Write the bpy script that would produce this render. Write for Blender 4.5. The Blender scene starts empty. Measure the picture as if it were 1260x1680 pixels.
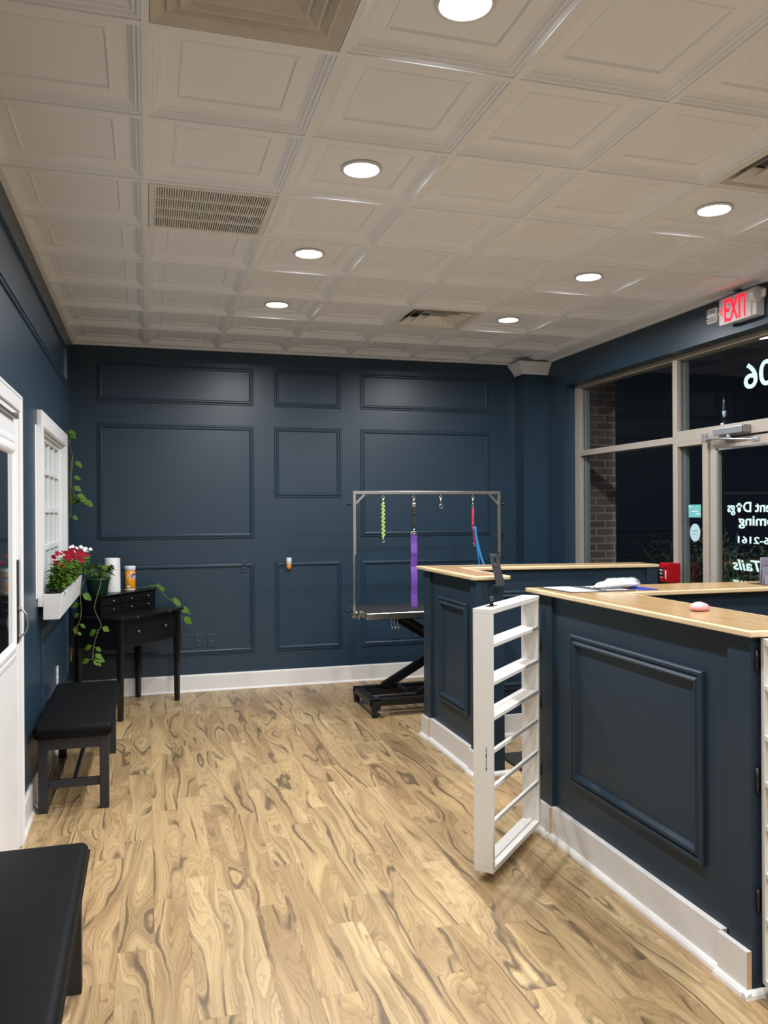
import bpy, math, random
from mathutils import Vector, Matrix
R = math.radians
PI = math.pi
random.seed(7)
sc = bpy.context.scene
col = sc.collection

# ------------------------------------------------------------------ camera
cam_d = bpy.data.cameras.new('camera')
cam = bpy.data.objects.new('camera', cam_d)
col.objects.link(cam)
cam_d.sensor_fit = 'VERTICAL'
cam_d.sensor_height = 36.0
cam_d.lens = 36.0 * 1345.2 / 1680.0
cam_d.clip_start = 0.05
cam_d.clip_end = 100
CH, YAW, ROLL = 1.5976, 0.2818, 0.0055
cam.matrix_world = (Matrix.Translation((0, 0, CH)) @ Matrix.Rotation(-YAW, 4, 'Z')
                    @ Matrix.Rotation(R(90), 4, 'X') @ Matrix.Rotation(-ROLL, 4, 'Z'))
sc.camera = cam

# ------------------------------------------------------------------ colour management and world
sc.view_settings.view_transform = 'Standard'
sc.view_settings.look = 'None'
sc.view_settings.gamma = 1.0
sc.view_settings.use_curve_mapping = False
sc.view_settings.exposure = 0.0
LAMP_W = 28.5          # power of each recessed lamp
LAMP_GLOW = 30.0       # brightness of its diffuser
LAMP_COL = (0.96, 0.975, 1.0)
wd = bpy.data.worlds.new('night')
sc.world = wd
wd.use_nodes = True
wd.node_tree.nodes['Background'].inputs[0].default_value = (0.10, 0.13, 0.2, 1)
wd.node_tree.nodes['Background'].inputs[1].default_value = 0.035

# ------------------------------------------------------------------ room numbers
XL, XR, YB, YF, H = -0.607, 3.82, 7.53, -2.9, 3.072
T = 0.6096
GX, GY = 0.0026, 7.4503           # ceiling grid origin

# ------------------------------------------------------------------ materials
def nodes(name):
    m = bpy.data.materials.new(name)
    m.use_nodes = True
    nt = m.node_tree
    return m, nt, nt.nodes['Principled BSDF']

def mat(name, c, rough=0.5, metal=0.0, spec=0.5, var=0.0, scale=8.0, bump=0.0, bscale=60.0, coat=0.0, stretch=(1, 1, 1)):
    m, nt, b = nodes(name)
    b.inputs['Roughness'].default_value = rough
    b.inputs['Metallic'].default_value = metal
    b.inputs['Specular IOR Level'].default_value = spec
    b.inputs['Coat Weight'].default_value = coat
    tc = nt.nodes.new('ShaderNodeTexCoord')
    mp = nt.nodes.new('ShaderNodeMapping')
    mp.inputs['Scale'].default_value = stretch
    nt.links.new(tc.outputs['Object'], mp.inputs['Vector'])
    n = nt.nodes.new('ShaderNodeTexNoise')
    n.inputs['Scale'].default_value = scale
    n.inputs['Detail'].default_value = 4
    nt.links.new(mp.outputs['Vector'], n.inputs['Vector'])
    mx = nt.nodes.new('ShaderNodeMix')
    mx.data_type = 'RGBA'
    mx.inputs['A'].default_value = tuple(max(0, x * (1 - var)) for x in c[:3]) + (1,)
    mx.inputs['B'].default_value = tuple(min(1, x * (1 + var)) for x in c[:3]) + (1,)
    nt.links.new(n.outputs['Fac'], mx.inputs['Factor'])
    nt.links.new(mx.outputs['Result'], b.inputs['Base Color'])
    if bump:
        n2 = nt.nodes.new('ShaderNodeTexNoise')
        n2.inputs['Scale'].default_value = bscale
        nt.links.new(mp.outputs['Vector'], n2.inputs['Vector'])
        bp = nt.nodes.new('ShaderNodeBump')
        bp.inputs['Strength'].default_value = bump
        bp.inputs['Distance'].default_value = 0.002
        nt.links.new(n2.outputs['Fac'], bp.inputs['Height'])
        nt.links.new(bp.outputs['Normal'], b.inputs['Normal'])
    return m

def emit(name, c, s):
    m, nt, b = nodes(name)
    b.inputs['Base Color'].default_value = tuple(c) + (1,)
    b.inputs['Emission Color'].default_value = tuple(c) + (1,)
    b.inputs['Emission Strength'].default_value = s
    return m

def glass(name, tint=(0.93, 0.965, 0.965), rough=0.0, ior=1.5):
    m = bpy.data.materials.new(name)
    m.use_nodes = True
    nt = m.node_tree
    nt.nodes.clear()
    o = nt.nodes.new('ShaderNodeOutputMaterial')
    mix = nt.nodes.new('ShaderNodeMixShader')
    t = nt.nodes.new('ShaderNodeBsdfTransparent')
    g = nt.nodes.new('ShaderNodeBsdfGlossy')
    f = nt.nodes.new('ShaderNodeFresnel')
    f.inputs['IOR'].default_value = ior
    t.inputs['Color'].default_value = tint + (1,)
    g.inputs['Roughness'].default_value = rough
    geo = nt.nodes.new('ShaderNodeNewGeometry')      # the pane has two faces; only the entry face reflects
    inv = nt.nodes.new('ShaderNodeMath'); inv.operation = 'SUBTRACT'; inv.inputs[0].default_value = 1.0
    nt.links.new(geo.outputs['Backfacing'], inv.inputs[1])
    ml = nt.nodes.new('ShaderNodeMath'); ml.operation = 'MULTIPLY'
    nt.links.new(f.outputs[0], ml.inputs[0]); nt.links.new(inv.outputs[0], ml.inputs[1])
    nt.links.new(ml.outputs[0], mix.inputs[0])
    nt.links.new(t.outputs[0], mix.inputs[1])
    nt.links.new(g.outputs[0], mix.inputs[2])
    nt.links.new(mix.outputs[0], o.inputs[0])
    return m

class NT:
    """small helper for writing node maths"""
    def __init__(s, nt): s.nt = nt
    def _in(s, sock, v):
        if hasattr(v, 'links') or isinstance(v, bpy.types.NodeSocket): s.nt.links.new(v, sock)
        else: sock.default_value = v
    def m(s, op, a, b=0.0, c=0.0):
        n = s.nt.nodes.new('ShaderNodeMath'); n.operation = op
        s._in(n.inputs[0], a); s._in(n.inputs[1], b)
        if op in ('MULTIPLY_ADD', 'WRAP'): s._in(n.inputs[2], c)
        return n.outputs[0]
    def xyz(s, x, y, z):
        n = s.nt.nodes.new('ShaderNodeCombineXYZ')
        s._in(n.inputs[0], x); s._in(n.inputs[1], y); s._in(n.inputs[2], z)
        return n.outputs[0]
    def white(s, v):
        n = s.nt.nodes.new('ShaderNodeTexWhiteNoise'); n.noise_dimensions = '3D'
        s.nt.links.new(v, n.inputs['Vector']); return n.outputs['Value']
    def noise(s, v, scale, detail=2.0, rough=0.5, dist=0.0):
        n = s.nt.nodes.new('ShaderNodeTexNoise')
        s.nt.links.new(v, n.inputs['Vector'])
        n.inputs['Scale'].default_value = scale; n.inputs['Detail'].default_value = detail
        n.inputs['Roughness'].default_value = rough; n.inputs['Distortion'].default_value = dist
        return n.outputs['Fac']
    def ramp(s, f, stops):
        n = s.nt.nodes.new('ShaderNodeValToRGB')
        e = n.color_ramp.elements
        while len(e) < len(stops): e.new(0.5)
        for k, (p, c) in enumerate(stops):
            e[k].position = p; e[k].color = tuple(c) + (1,)
        s.nt.links.new(f, n.inputs['Fac']); return n.outputs['Color']
    def mix(s, f, a, b, blend='MIX'):
        n = s.nt.nodes.new('ShaderNodeMix'); n.data_type = 'RGBA'; n.blend_type = blend
        s._in(n.inputs['Factor'], f)
        s._in(n.inputs['A'], a); s._in(n.inputs['B'], b)
        return n.outputs['Result']
    def sep(s, v):
        n = s.nt.nodes.new('ShaderNodeSeparateXYZ'); s.nt.links.new(v, n.inputs[0]); return n.outputs

def floor_material():
    m, nt, b = nodes('vinyl_plank')
    q = NT(nt)
    tc = nt.nodes.new('ShaderNodeTexCoord')
    x, y, z = q.sep(tc.outputs['Object'])
    W, L = 0.130, 1.05
    u = q.m('DIVIDE', q.m('ADD', x, 50 * W - 0.02), W)
    ci = q.m('FLOOR', u); fu = q.m('FRACT', u)
    off = q.white(q.xyz(ci, 3.3, 1.0))
    v = q.m('ADD', q.m('DIVIDE', y, L), q.m('ADD', off, 20.0))
    ri = q.m('FLOOR', v); fv = q.m('FRACT', v)
    pid = q.white(q.xyz(ci, ri, 5.0))
    pid2 = q.white(q.xyz(ci, ri, 9.0))
    # grain: contour lines that run along the plank and swirl round knots
    pz = q.m('MULTIPLY', pid, 57.0)
    warp = q.noise(q.xyz(q.m('MULTIPLY', x, 14.0), q.m('MULTIPLY', y, 5.0), pz), 1.0, 3, 0.6)
    wv = q.m('SUBTRACT', warp, 0.5)
    big = q.noise(q.xyz(q.m('MULTIPLY', x, 8.0), q.m('MULTIPLY', y, 1.15), pz), 1.0, 1, 0.4)
    vk = nt.nodes.new('ShaderNodeTexVoronoi'); vk.feature = 'F1'
    nt.links.new(q.xyz(q.m('MULTIPLY', x, 4.2), q.m('MULTIPLY', y, 1.35), pz), vk.inputs['Vector'])
    vk.inputs['Scale'].default_value = 1.0
    bump_k = q.m('POWER', 2.718, q.m('MULTIPLY', q.m('MULTIPLY', vk.outputs['Distance'], vk.outputs['Distance']), -30.0))
    f1 = q.m('ADD', q.m('ADD', q.m('MULTIPLY', x, 16.0), q.m('MULTIPLY', big, 8.5)), q.m('ADD', q.m('MULTIPLY', bump_k, 2.6), q.m('MULTIPLY', wv, 1.0)))
    rings = q.m('FRACT', q.m('MULTIPLY', f1, 3.2))
    soft = q.m('POWER', rings, 2.5)
    thick = q.noise(q.xyz(q.m('MULTIPLY', x, 9.0), q.m('MULTIPLY', y, 1.7), q.m('MULTIPLY', pid, 23)), 1.0, 2)
    fine = q.noise(q.xyz(q.m('ADD', q.m('MULTIPLY', f1, 9.0), q.m('MULTIPLY', x, 60.0)), q.m('MULTIPLY', y, 4.0), pid), 1.0, 3, 0.6)
    tone = q.noise(q.xyz(q.m('MULTIPLY', f1, 0.8), q.m('MULTIPLY', y, 0.8), pz), 1.0, 2)
    base = q.ramp(pid2, [(0.0, (0.42, 0.285, 0.145)), (0.3, (0.52, 0.365, 0.185)), (0.6, (0.46, 0.31, 0.158)), (0.8, (0.55, 0.40, 0.212)), (1.0, (0.47, 0.33, 0.172))])
    c0 = q.mix(q.ramp(tone, [(0.38, (0, 0, 0)), (0.62, (1, 1, 1))]), q.mix(1.0, base, (0.76, 0.73, 0.69, 1), 'MULTIPLY'), q.mix(1.0, base, (1.12, 1.13, 1.12, 1), 'MULTIPLY'))
    c1 = q.mix(q.m('MULTIPLY', soft, q.m('MULTIPLY_ADD', thick, 0.9, 0.05)), c0, q.mix(1.0, c0, (0.40, 0.345, 0.29, 1), 'MULTIPLY'))
    c2 = q.mix(q.m('MULTIPLY', q.ramp(fine, [(0.42, (0, 0, 0)), (0.75, (1, 1, 1))]), 0.34), c1, q.mix(1.0, c1, (0.60, 0.55, 0.49, 1), 'MULTIPLY'))
    # dark mineral veins following the same contours in places
    vein = q.m('ABSOLUTE', q.m('SUBTRACT', q.m('FRACT', q.m('MULTIPLY', f1, 0.42)), 0.5))
    vw = q.ramp(vein, [(0.0, (1, 1, 1)), (0.04, (0.85, 0.85, 0.85)), (0.11, (0, 0, 0))])
    vm = q.ramp(thick, [(0.40, (0, 0, 0)), (0.54, (1, 1, 1))])
    dk = (0.105, 0.07, 0.042, 1)
    c3 = q.mix(q.m('MULTIPLY', q.m('MULTIPLY', vw, vm), 0.88), c2, dk)
    f2 = q.noise(q.xyz(q.m('ADD', q.m('MULTIPLY', x, 30.0), q.m('MULTIPLY', f1, 1.5)), q.m('MULTIPLY', y, 3.0), q.m('MULTIPLY', pid2, 33)), 1.0, 4, 0.6)
    dark = q.ramp(f2, [(0.61, (0, 0, 0)), (0.69, (1, 1, 1))])
    c4 = q.mix(q.m('MULTIPLY', dark, 0.68), c3, (0.17, 0.115, 0.07, 1))
    # small knots and pits
    vo = nt.nodes.new('ShaderNodeTexVoronoi'); vo.feature = 'F1'
    nt.links.new(q.xyz(q.m('MULTIPLY', x, 9.0), q.m('MULTIPLY', y, 3.4), pid), vo.inputs['Vector'])
    vo.inputs['Scale'].default_value = 1.0
    kn = q.ramp(vo.outputs['Distance'], [(0.0, (1, 1, 1)), (0.04, (0.7, 0.7, 0.7)), (0.09, (0, 0, 0))])
    kn2 = q.ramp(q.noise(q.xyz(q.m('MULTIPLY', x, 2.2), q.m('MULTIPLY', y, 1.0), pid), 1.0, 1), [(0.48, (0, 0, 0)), (0.56, (1, 1, 1))])
    c5 = q.mix(q.m('MULTIPLY', q.m('MULTIPLY', kn, kn2), 0.6), c4, (0.10, 0.065, 0.04, 1))
    # seams
    eu = q.m('MINIMUM', fu, q.m('SUBTRACT', 1.0, fu))
    ev = q.m('MULTIPLY', q.m('MINIMUM', fv, q.m('SUBTRACT', 1.0, fv)), L / W)
    seam = q.m('LESS_THAN', q.m('MINIMUM', eu, ev), 0.008)
    c6 = q.mix(q.m('MULTIPLY', seam, 0.45), c5, (0.12, 0.08, 0.05, 1))
    nt.links.new(c6, b.inputs['Base Color'])
    b.inputs['Roughness'].default_value = 0.38
    b.inputs['Specular IOR Level'].default_value = 0.5
    bp = nt.nodes.new('ShaderNodeBump'); bp.inputs['Strength'].default_value = 0.15; bp.inputs['Distance'].default_value = 0.001
    nt.links.new(fine, bp.inputs['Height']); nt.links.new(bp.outputs['Normal'], b.inputs['Normal'])
    return m

def wood_material(name, a, bcol, sx=3.0, sy=60.0, rough=0.35):
    m, nt, b = nodes(name)
    q = NT(nt)
    tc = nt.nodes.new('ShaderNodeTexCoord')
    x, y, z = q.sep(tc.outputs['Object'])
    f = q.noise(q.xyz(q.m('MULTIPLY', x, sx), q.m('MULTIPLY', y, sy), q.m('MULTIPLY', z, 30.0)), 1.0, 4, 0.6)
    c = q.ramp(f, [(0.3, a), (0.7, bcol)])
    nt.links.new(c, b.inputs['Base Color'])
    b.inputs['Roughness'].default_value = rough
    return m

def brick_material():
    m, nt, b = nodes('brick')
    tc = nt.nodes.new('ShaderNodeTexCoord')
    mp = nt.nodes.new('ShaderNodeMapping'); mp.inputs['Rotation'].default_value = (R(90), 0, 0)
    q = NT(nt)
    x, y, z = q.sep(tc.outputs['Object'])
    br = nt.nodes.new('ShaderNodeTexBrick')
    nt.links.new(q.xyz(q.m('ADD', x, y), z, 0.0), br.inputs['Vector'])
    br.inputs['Color1'].default_value = (0.22, 0.11, 0.08, 1); br.inputs['Color2'].default_value = (0.30, 0.20, 0.16, 1)
    br.inputs['Mortar'].default_value = (0.44, 0.41, 0.37, 1)
    br.inputs['Scale'].default_value = 1.0; br.inputs['Brick Width'].default_value = 0.2
    br.inputs['Row Height'].default_value = 0.075; br.inputs['Mortar Size'].default_value = 0.008
    nt.links.new(br.outputs['Color'], b.inputs['Base Color']); b.inputs['Roughness'].default_value = 0.9
    return m

NAVY = mat('navy_paint', (0.017, 0.041, 0.068), 0.36, var=0.05, scale=3, bump=0.06, bscale=300, spec=0.55)
NAVY2 = mat('navy_cabinet_paint', (0.018, 0.034, 0.052), 0.45, spec=0.28, var=0.05, scale=4, bump=0.05, bscale=200)
CEIL = mat('ceiling_tile_white', (0.86, 0.885, 0.94), 0.8, spec=0.15, var=0.03, scale=4)
WHITE = mat('white_trim_paint', (0.78, 0.76, 0.73), 0.35, var=0.03, scale=5)
WHITEC = mat('white_door_paint', (0.80, 0.80, 0.80), 0.35, var=0.04, scale=4)
GATEW = mat('white_gate_paint', (0.74, 0.72, 0.67), 0.4, var=0.05, scale=7)
RAW = wood_material('raw_wood', (0.55, 0.36, 0.22), (0.68, 0.47, 0.30))
FLOOR = floor_material()
OAK = wood_material('oak_counter', (0.31, 0.195, 0.085), (0.42, 0.275, 0.13), 60.0, 3.0, 0.22)
OAKX = wood_material('oak_counter_cross', (0.36, 0.235, 0.115), (0.47, 0.32, 0.165), 3.0, 60.0, 0.22)
OAKE = wood_material('oak_edge', (0.62, 0.46, 0.26), (0.74, 0.57, 0.35), 5.0, 5.0, 0.3)
WALN = wood_material('walnut_inlay', (0.30, 0.17, 0.09), (0.45, 0.28, 0.16), 30, 30, 0.3)
BLACKL = mat('black_leatherette', (0.0045, 0.005, 0.006), 0.55, spec=0.12, var=0.2, scale=6, bump=0.25, bscale=90)
BLACKW = mat('black_painted_wood', (0.006, 0.0055, 0.006), 0.33, var=0.3, scale=10)
BENCHW = mat('bench_grey_black_wood', (0.018, 0.019, 0.023), 0.5, var=0.2, scale=8)
BLACKM = mat('black_powder_coat', (0.008, 0.008, 0.009), 0.4, var=0.2, scale=10)
RUBBER = mat('black_rubber', (0.012, 0.013, 0.014), 0.65, var=0.3, scale=40, bump=0.3, bscale=400)
STEEL = mat('brushed_steel', (0.62, 0.60, 0.57), 0.28, 1.0, var=0.12, scale=20, stretch=(1, 1, 8))
CHROME = mat('chrome', (0.66, 0.62, 0.56), 0.27, 1.0, var=0.1, scale=12)
PEWTER = mat('pewter_knob', (0.30, 0.30, 0.30), 0.3, 0.9, var=0.1)
ALU = mat('beige_aluminium', (0.40, 0.35, 0.30), 0.45, 0.15, var=0.05, scale=5)
ALUG = mat('grey_aluminium', (0.26, 0.28, 0.275), 0.4, 0.3, var=0.05)
GLASS = glass('clear_glass')
DARKGL = mat('dark_mirror_glass', (0.004, 0.005, 0.006), 0.03, spec=0.9)
MIRROR = mat('mirror', (0.46, 0.53, 0.53), 0.06, 1.0, var=0.02)
BRICK = brick_material()
LENS = emit('lamp_diffuser', LAMP_COL, LAMP_GLOW)
PLWHITE = mat('white_plastic', (0.75, 0.75, 0.74), 0.35, var=0.03)
SIGNW = mat('sign_plastic', (0.62, 0.60, 0.60), 0.3, var=0.05)
EXITR = emit('exit_red', (1.0, 0.006, 0.03), 1.6)
RED = mat('alarm_red', (0.40, 0.006, 0.012), 0.3, var=0.05)
VENTD = mat('vent_grey', (0.30, 0.30, 0.29), 0.6, var=0.2)
VENTW = mat('vent_offwhite', (0.80, 0.79, 0.77), 0.5, var=0.06)
VENTDIRT = mat('dusty_vent_plastic', (0.60, 0.56, 0.51), 0.6, var=0.18, scale=9)
TEAL = mat('teal_sticker', (0.14, 0.46, 0.46), 0.6)
PALEBL = mat('pale_blue_sticker', (0.42, 0.58, 0.64), 0.6, var=0.1, scale=30)
DECAL = mat('mint_decal', (0.60, 0.86, 0.83), 0.7)
NAVYDOT = mat('plate_navy', (0.022, 0.043, 0.068), 0.38)
SOIL = mat('potting_soil', (0.02, 0.014, 0.01), 0.95, var=0.5, scale=50)
LEAF = mat('fresh_green_leaf', (0.085, 0.19, 0.018), 0.5, spec=0.25, var=0.45, scale=22)
LEAFD = mat('pothos_leaf', (0.075, 0.155, 0.014), 0.5, spec=0.2, var=0.45, scale=25)
STEM = mat('pale_stem', (0.17, 0.22, 0.07), 0.5, var=0.2)
PETR = mat('crimson_petal', (0.22, 0.002, 0.012), 0.7, spec=0.1, var=0.25, scale=40)
PETW = mat('white_petal', (0.85, 0.82, 0.84), 0.6, var=0.05)
POTG = mat('dark_green_pot', (0.012, 0.055, 0.032), 0.35, var=0.1)
PAPER = mat('paper_towel', (0.82, 0.82, 0.81), 0.9, var=0.03, bump=0.4, bscale=180)
ORANGE = mat('orange_label', (0.98, 0.34, 0.012), 0.35, var=0.35, scale=50)
PURPLE = mat('purple_strap', (0.17, 0.055, 0.36), 0.45, var=0.08)
NEON = mat('neon_green_webbing', (0.36, 0.52, 0.10), 0.6, var=0.3, scale=60)
PINK = mat('pink_webbing', (0.62, 0.025, 0.09), 0.6, var=0.15, scale=40)
BLUE = mat('blue_webbing', (0.03, 0.24, 0.55), 0.55, var=0.1)
PINKB = mat('pink_brush_plastic', (0.85, 0.36, 0.38), 0.35)
FLUFF = mat('white_fluff', (0.80, 0.84, 0.82), 0.95, var=0.06, scale=40)
DKBLUE = mat('royal_blue_card', (0.015, 0.03, 0.30), 0.4)
CARDW = mat('white_card', (0.75, 0.75, 0.74), 0.5, var=0.03)
PRINT = mat('black_print', (0.02, 0.02, 0.025), 0.5)
ACRYL = glass('acrylic', (0.80, 0.80, 0.84), 0.05, 1.6)
CARDG = mat('pale_grey_card', (0.62, 0.58, 0.60), 0.5, var=0.2, scale=60)
AMBER = mat('amber_plastic', (0.75, 0.30, 0.04), 0.25)
BUSH = mat('night_bush_leaf', (0.16, 0.22, 0.08), 0.6, var=0.5, scale=8)
TWIG = mat('bush_twig', (0.42, 0.34, 0.25), 0.8, var=0.3)
ASPH = mat('asphalt', (0.03, 0.03, 0.032), 0.9, var=0.2)
GREYM = mat('dark_grey_metal', (0.075, 0.08, 0.088), 0.42, 0.3, var=0.05)
LABELG = mat('silver_closer', (0.50, 0.52, 0.54), 0.3, 0.7, var=0.05)

# ------------------------------------------------------------------ mesh helpers
class MB:
    def __init__(s, M=None):
        s.v = []; s.f = []; s.mi = []; s.sm = []; s.M = M or Matrix.Identity(4); s.cur = 0; s.smooth = False
    def add(s, vs, fs, mi=None, smooth=None):
        n = len(s.v)
        s.v += [tuple(s.M @ Vector(p)) for p in vs]
        for f in fs:
            s.f.append([n + i for i in f]); s.mi.append(s.cur if mi is None else mi)
            s.sm.append(s.smooth if smooth is None else smooth)
        return s
    def box(s, x0, x1, y0, y1, z0, z1, mi=None):
        if x0 > x1: x0, x1 = x1, x0
        if y0 > y1: y0, y1 = y1, y0
        if z0 > z1: z0, z1 = z1, z0
        return s.add([(x0, y0, z0), (x1, y0, z0), (x1, y1, z0), (x0, y1, z0), (x0, y0, z1), (x1, y0, z1), (x1, y1, z1), (x0, y1, z1)],
                     [(0, 3, 2, 1), (4, 5, 6, 7), (0, 1, 5, 4), (1, 2, 6, 5), (2, 3, 7, 6), (3, 0, 4, 7)], mi, False)
    def taper(s, cx, cy, z0, z1, a0, b0, a1, b1, mi=None):
        vs = [(cx + i * a0 / 2, cy + j * b0 / 2, z0) for i, j in ((-1, -1), (1, -1), (1, 1), (-1, 1))]
        vs += [(cx + i * a1 / 2, cy + j * b1 / 2, z1) for i, j in ((-1, -1), (1, -1), (1, 1), (-1, 1))]
        return s.add(vs, [(0, 3, 2, 1), (4, 5, 6, 7), (0, 1, 5, 4), (1, 2, 6, 5), (2, 3, 7, 6), (3, 0, 4, 7)], mi, False)
    def prism(s, pts, z0, z1, mi=None):
        n = len(pts)
        a = sum(pts[i][0] * pts[(i + 1) % n][1] - pts[(i + 1) % n][0] * pts[i][1] for i in range(n))
        if a < 0: pts = pts[::-1]
        vs = [(x, y, z0) for x, y in pts] + [(x, y, z1) for x, y in pts]
        fs = [tuple(range(n - 1, -1, -1)), tuple(range(n, 2 * n))] + [(i, (i + 1) % n, n + (i + 1) % n, n + i) for i in range(n)]
        return s.add(vs, fs, mi, False)
    def beam(s, p, q, w, h, up=(0, 0, 1), mi=None):
        p = Vector(p); q = Vector(q); d = (q - p).normalized(); up = Vector(up)
        a = d.cross(up).normalized() * w / 2; b = a.cross(d).normalized() * h / 2
        vs = [p - a - b, p + a - b, p + a + b, p - a + b, q - a - b, q + a - b, q + a + b, q - a + b]
        return s.add(vs, [(0, 1, 2, 3), (7, 6, 5, 4), (0, 4, 5, 1), (1, 5, 6, 2), (2, 6, 7, 3), (3, 7, 4, 0)], mi, False)
    def tube(s, pts, r, n=8, mi=None, cap=True):
        pts = [Vector(p) for p in pts]; rings = []; N = len(pts)
        ref = Vector((0, 0, 1))
        d0 = (pts[1] - pts[0]).normalized()
        if abs(d0.dot(ref)) > .9: ref = Vector((1, 0, 0))
        a = d0.cross(ref).normalized(); vs = []
        for i, p in enumerate(pts):
            d = (pts[min(i + 1, N - 1)] - pts[max(i - 1, 0)]).normalized()
            a = (a - d * a.dot(d)).normalized(); b = d.cross(a)
            rr = r[i] if isinstance(r, (list, tuple)) else r
            vs += [p + (a * math.cos(2 * PI * k / n) + b * math.sin(2 * PI * k / n)) * rr for k in range(n)]
        fs = []
        for i in range(N - 1):
            for k in range(n):
                k2 = (k + 1) % n
                fs.append((i * n + k, i * n + k2, (i + 1) * n + k2, (i + 1) * n + k))
        s.add(vs, fs, mi, True)
        if cap:
            m = len(s.v) - len(vs)
            s.f.append([m + k for k in range(n - 1, -1, -1)]); s.mi.append(s.cur if mi is None else mi); s.sm.append(False)
            s.f.append([m + (N - 1) * n + k for k in range(n)]); s.mi.append(s.cur if mi is None else mi); s.sm.append(False)
        return s
    def lathe(s, prof, c=(0, 0, 0), n=24, axis='Z', mi=None, smooth=True):
        vs = []; N = len(prof)
        for r, z in prof:
            for k in range(n):
                a = 2 * PI * k / n; x, y = r * math.cos(a), r * math.sin(a)
                p = {'Z': (x, y, z), 'X': (z, x, y), 'Y': (y, z, x)}[axis]
                vs.append((p[0] + c[0], p[1] + c[1], p[2] + c[2]))
        fs = [(i * n + k, i * n + (k + 1) % n, (i + 1) * n + (k + 1) % n, (i + 1) * n + k) for i in range(N - 1) for k in range(n)]
        s.add(vs, fs, mi, smooth)
        m = len(s.v) - len(vs)
        for base, rev in ((m, True), (m + (N - 1) * n, False)):
            idx = [base + k for k in range(n)]
            if prof[0 if rev else -1][0] > 1e-5:
                s.f.append(idx[::-1] if rev else idx); s.mi.append(s.cur if mi is None else mi); s.sm.append(False)
        return s
    def ball(s, c, r, n=10, mi=None, sz=1.0):
        prof = [(max(1e-6, r * math.sin(PI * k / n)), -r * sz * math.cos(PI * k / n)) for k in range(n + 1)]
        return s.lathe(prof, c, max(8, n + 2), 'Z', mi)
    def leaf(s, p, d, L, W, up=(0, 0, 1), mi=None, fold=0.25, curl=0.2, heart=False):
        p = Vector(p); d = Vector(d).normalized(); up = Vector(up)
        a = d.cross(up)
        if a.length < 1e-3: a = d.cross(Vector((1, 0, 0)))
        a.normalize(); n = a.cross(d).normalized()
        prof = [(0, .0), (.18, .78), (.42, 1.0), (.72, .62), (1, 0)] if heart else [(0, 0), (.2, .6), (.5, 1.0), (.8, .55), (1, 0)]
        vs = []
        for t, w in prof:
            base = p + d * (L * t) - n * (curl * L * t * t)
            vs += [base - a * (W / 2 * w) + n * (fold * W / 2 * w), base, base + a * (W / 2 * w) + n * (fold * W / 2 * w)]
        fs = []
        for i in range(len(prof) - 1):
            j = i * 3
            if i == 0: fs += [(1, j + 4, j + 3), (1, j + 5, j + 4)]
            elif i == len(prof) - 2: fs += [(j, j + 1, j + 4), (j + 1, j + 2, j + 4)]
            else: fs += [(j, j + 1, j + 4, j + 3), (j + 1, j + 2, j + 5, j + 4)]
        return s.add(vs, fs, mi, True)
    def build(s, name, m, parent=None, bevel=0.0, seg=2, loc=None):
        me = bpy.data.meshes.new(name)
        # drop vertices no face uses
        used = sorted({i for f in s.f for i in f}); mp = {o: k for k, o in enumerate(used)}
        me.from_pydata([s.v[i] for i in used], [], [[mp[i] for i in f] for f in s.f])
        for mm in (m if isinstance(m, (list, tuple)) else [m]): me.materials.append(mm)
        me.polygons.foreach_set('material_index', s.mi); me.polygons.foreach_set('use_smooth', s.sm)
        me.update()
        o = bpy.data.objects.new(name, me); col.objects.link(o)
        if parent is not None: o.parent = parent
        if loc is not None: o.location = loc
        if bevel:
            b = o.modifiers.new('bevel', 'BEVEL'); b.width = bevel; b.segments = seg; b.limit_method = 'ANGLE'
            b.angle_limit = R(40)
        return o

def tag(o, label=None, cat=None, group=None, kind=None):
    if label: o['label'] = label
    if cat: o['category'] = cat
    if group: o['group'] = group
    if kind: o['kind'] = kind
    return o

def empty(name, label, cat, loc=(0, 0, 0), rz=0.0, group=None):
    o = bpy.data.objects.new(name, None); col.objects.link(o)
    o.location = loc; o.rotation_euler = (0, 0, rz); o.empty_display_size = 0.1
    return tag(o, label, cat, group)

def struct(name, mb, m, parent=None, label=None, bevel=0.0):
    o = mb.build(name, m, parent, bevel)
    if parent is None: o['kind'] = 'structure'
    if label: o['label'] = label
    return o

def dup(root, loc, rz=None, label=None, group=None):
    r = root.copy(); col.objects.link(r); r.location = loc
    if rz is not None: r.rotation_euler = (0, 0, rz)
    if label: r['label'] = label
    if group: r['group'] = group
    for ch in list(root.children):
        c = ch.copy(); col.objects.link(c); c.parent = r
        for g in list(ch.children):
            d = g.copy(); col.objects.link(d); d.parent = c
    return r

def molding(mb, P, prof):
    """rectangular frame molding; P(u, v, n) maps to world, prof = (u0,u1,v0,v1,[(inset,height)...])"""
    u0, u1, v0, v1, pr = prof
    rings = [[P(u0 + i, v0 + i, h), P(u1 - i, v0 + i, h), P(u1 - i, v1 - i, h), P(u0 + i, v1 - i, h)] for i, h in pr]
    vs = [p for r in rings for p in r]; fs = []
    for k in range(len(rings) - 1):
        for j in range(4):
            fs.append((k * 4 + j, k * 4 + (j + 1) % 4, (k + 1) * 4 + (j + 1) % 4, (k + 1) * 4 + j))
    mb.add(vs, fs, None, False)

MOLD = [(0, 0), (0.0, 0.008), (0.004, 0.012), (0.010, 0.012), (0.012, 0.008), (0.018, 0.010), (0.024, 0.017), (0.032, 0.017), (0.036, 0.008), (0.040, 0.006), (0.042, 0)]
MOLDC = [(0, 0), (0.0, 0.014), (0.006, 0.019), (0.016, 0.019), (0.019, 0.012), (0.028, 0.015), (0.036, 0.022), (0.044, 0.020), (0.050, 0.009), (0.054, 0)]

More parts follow.
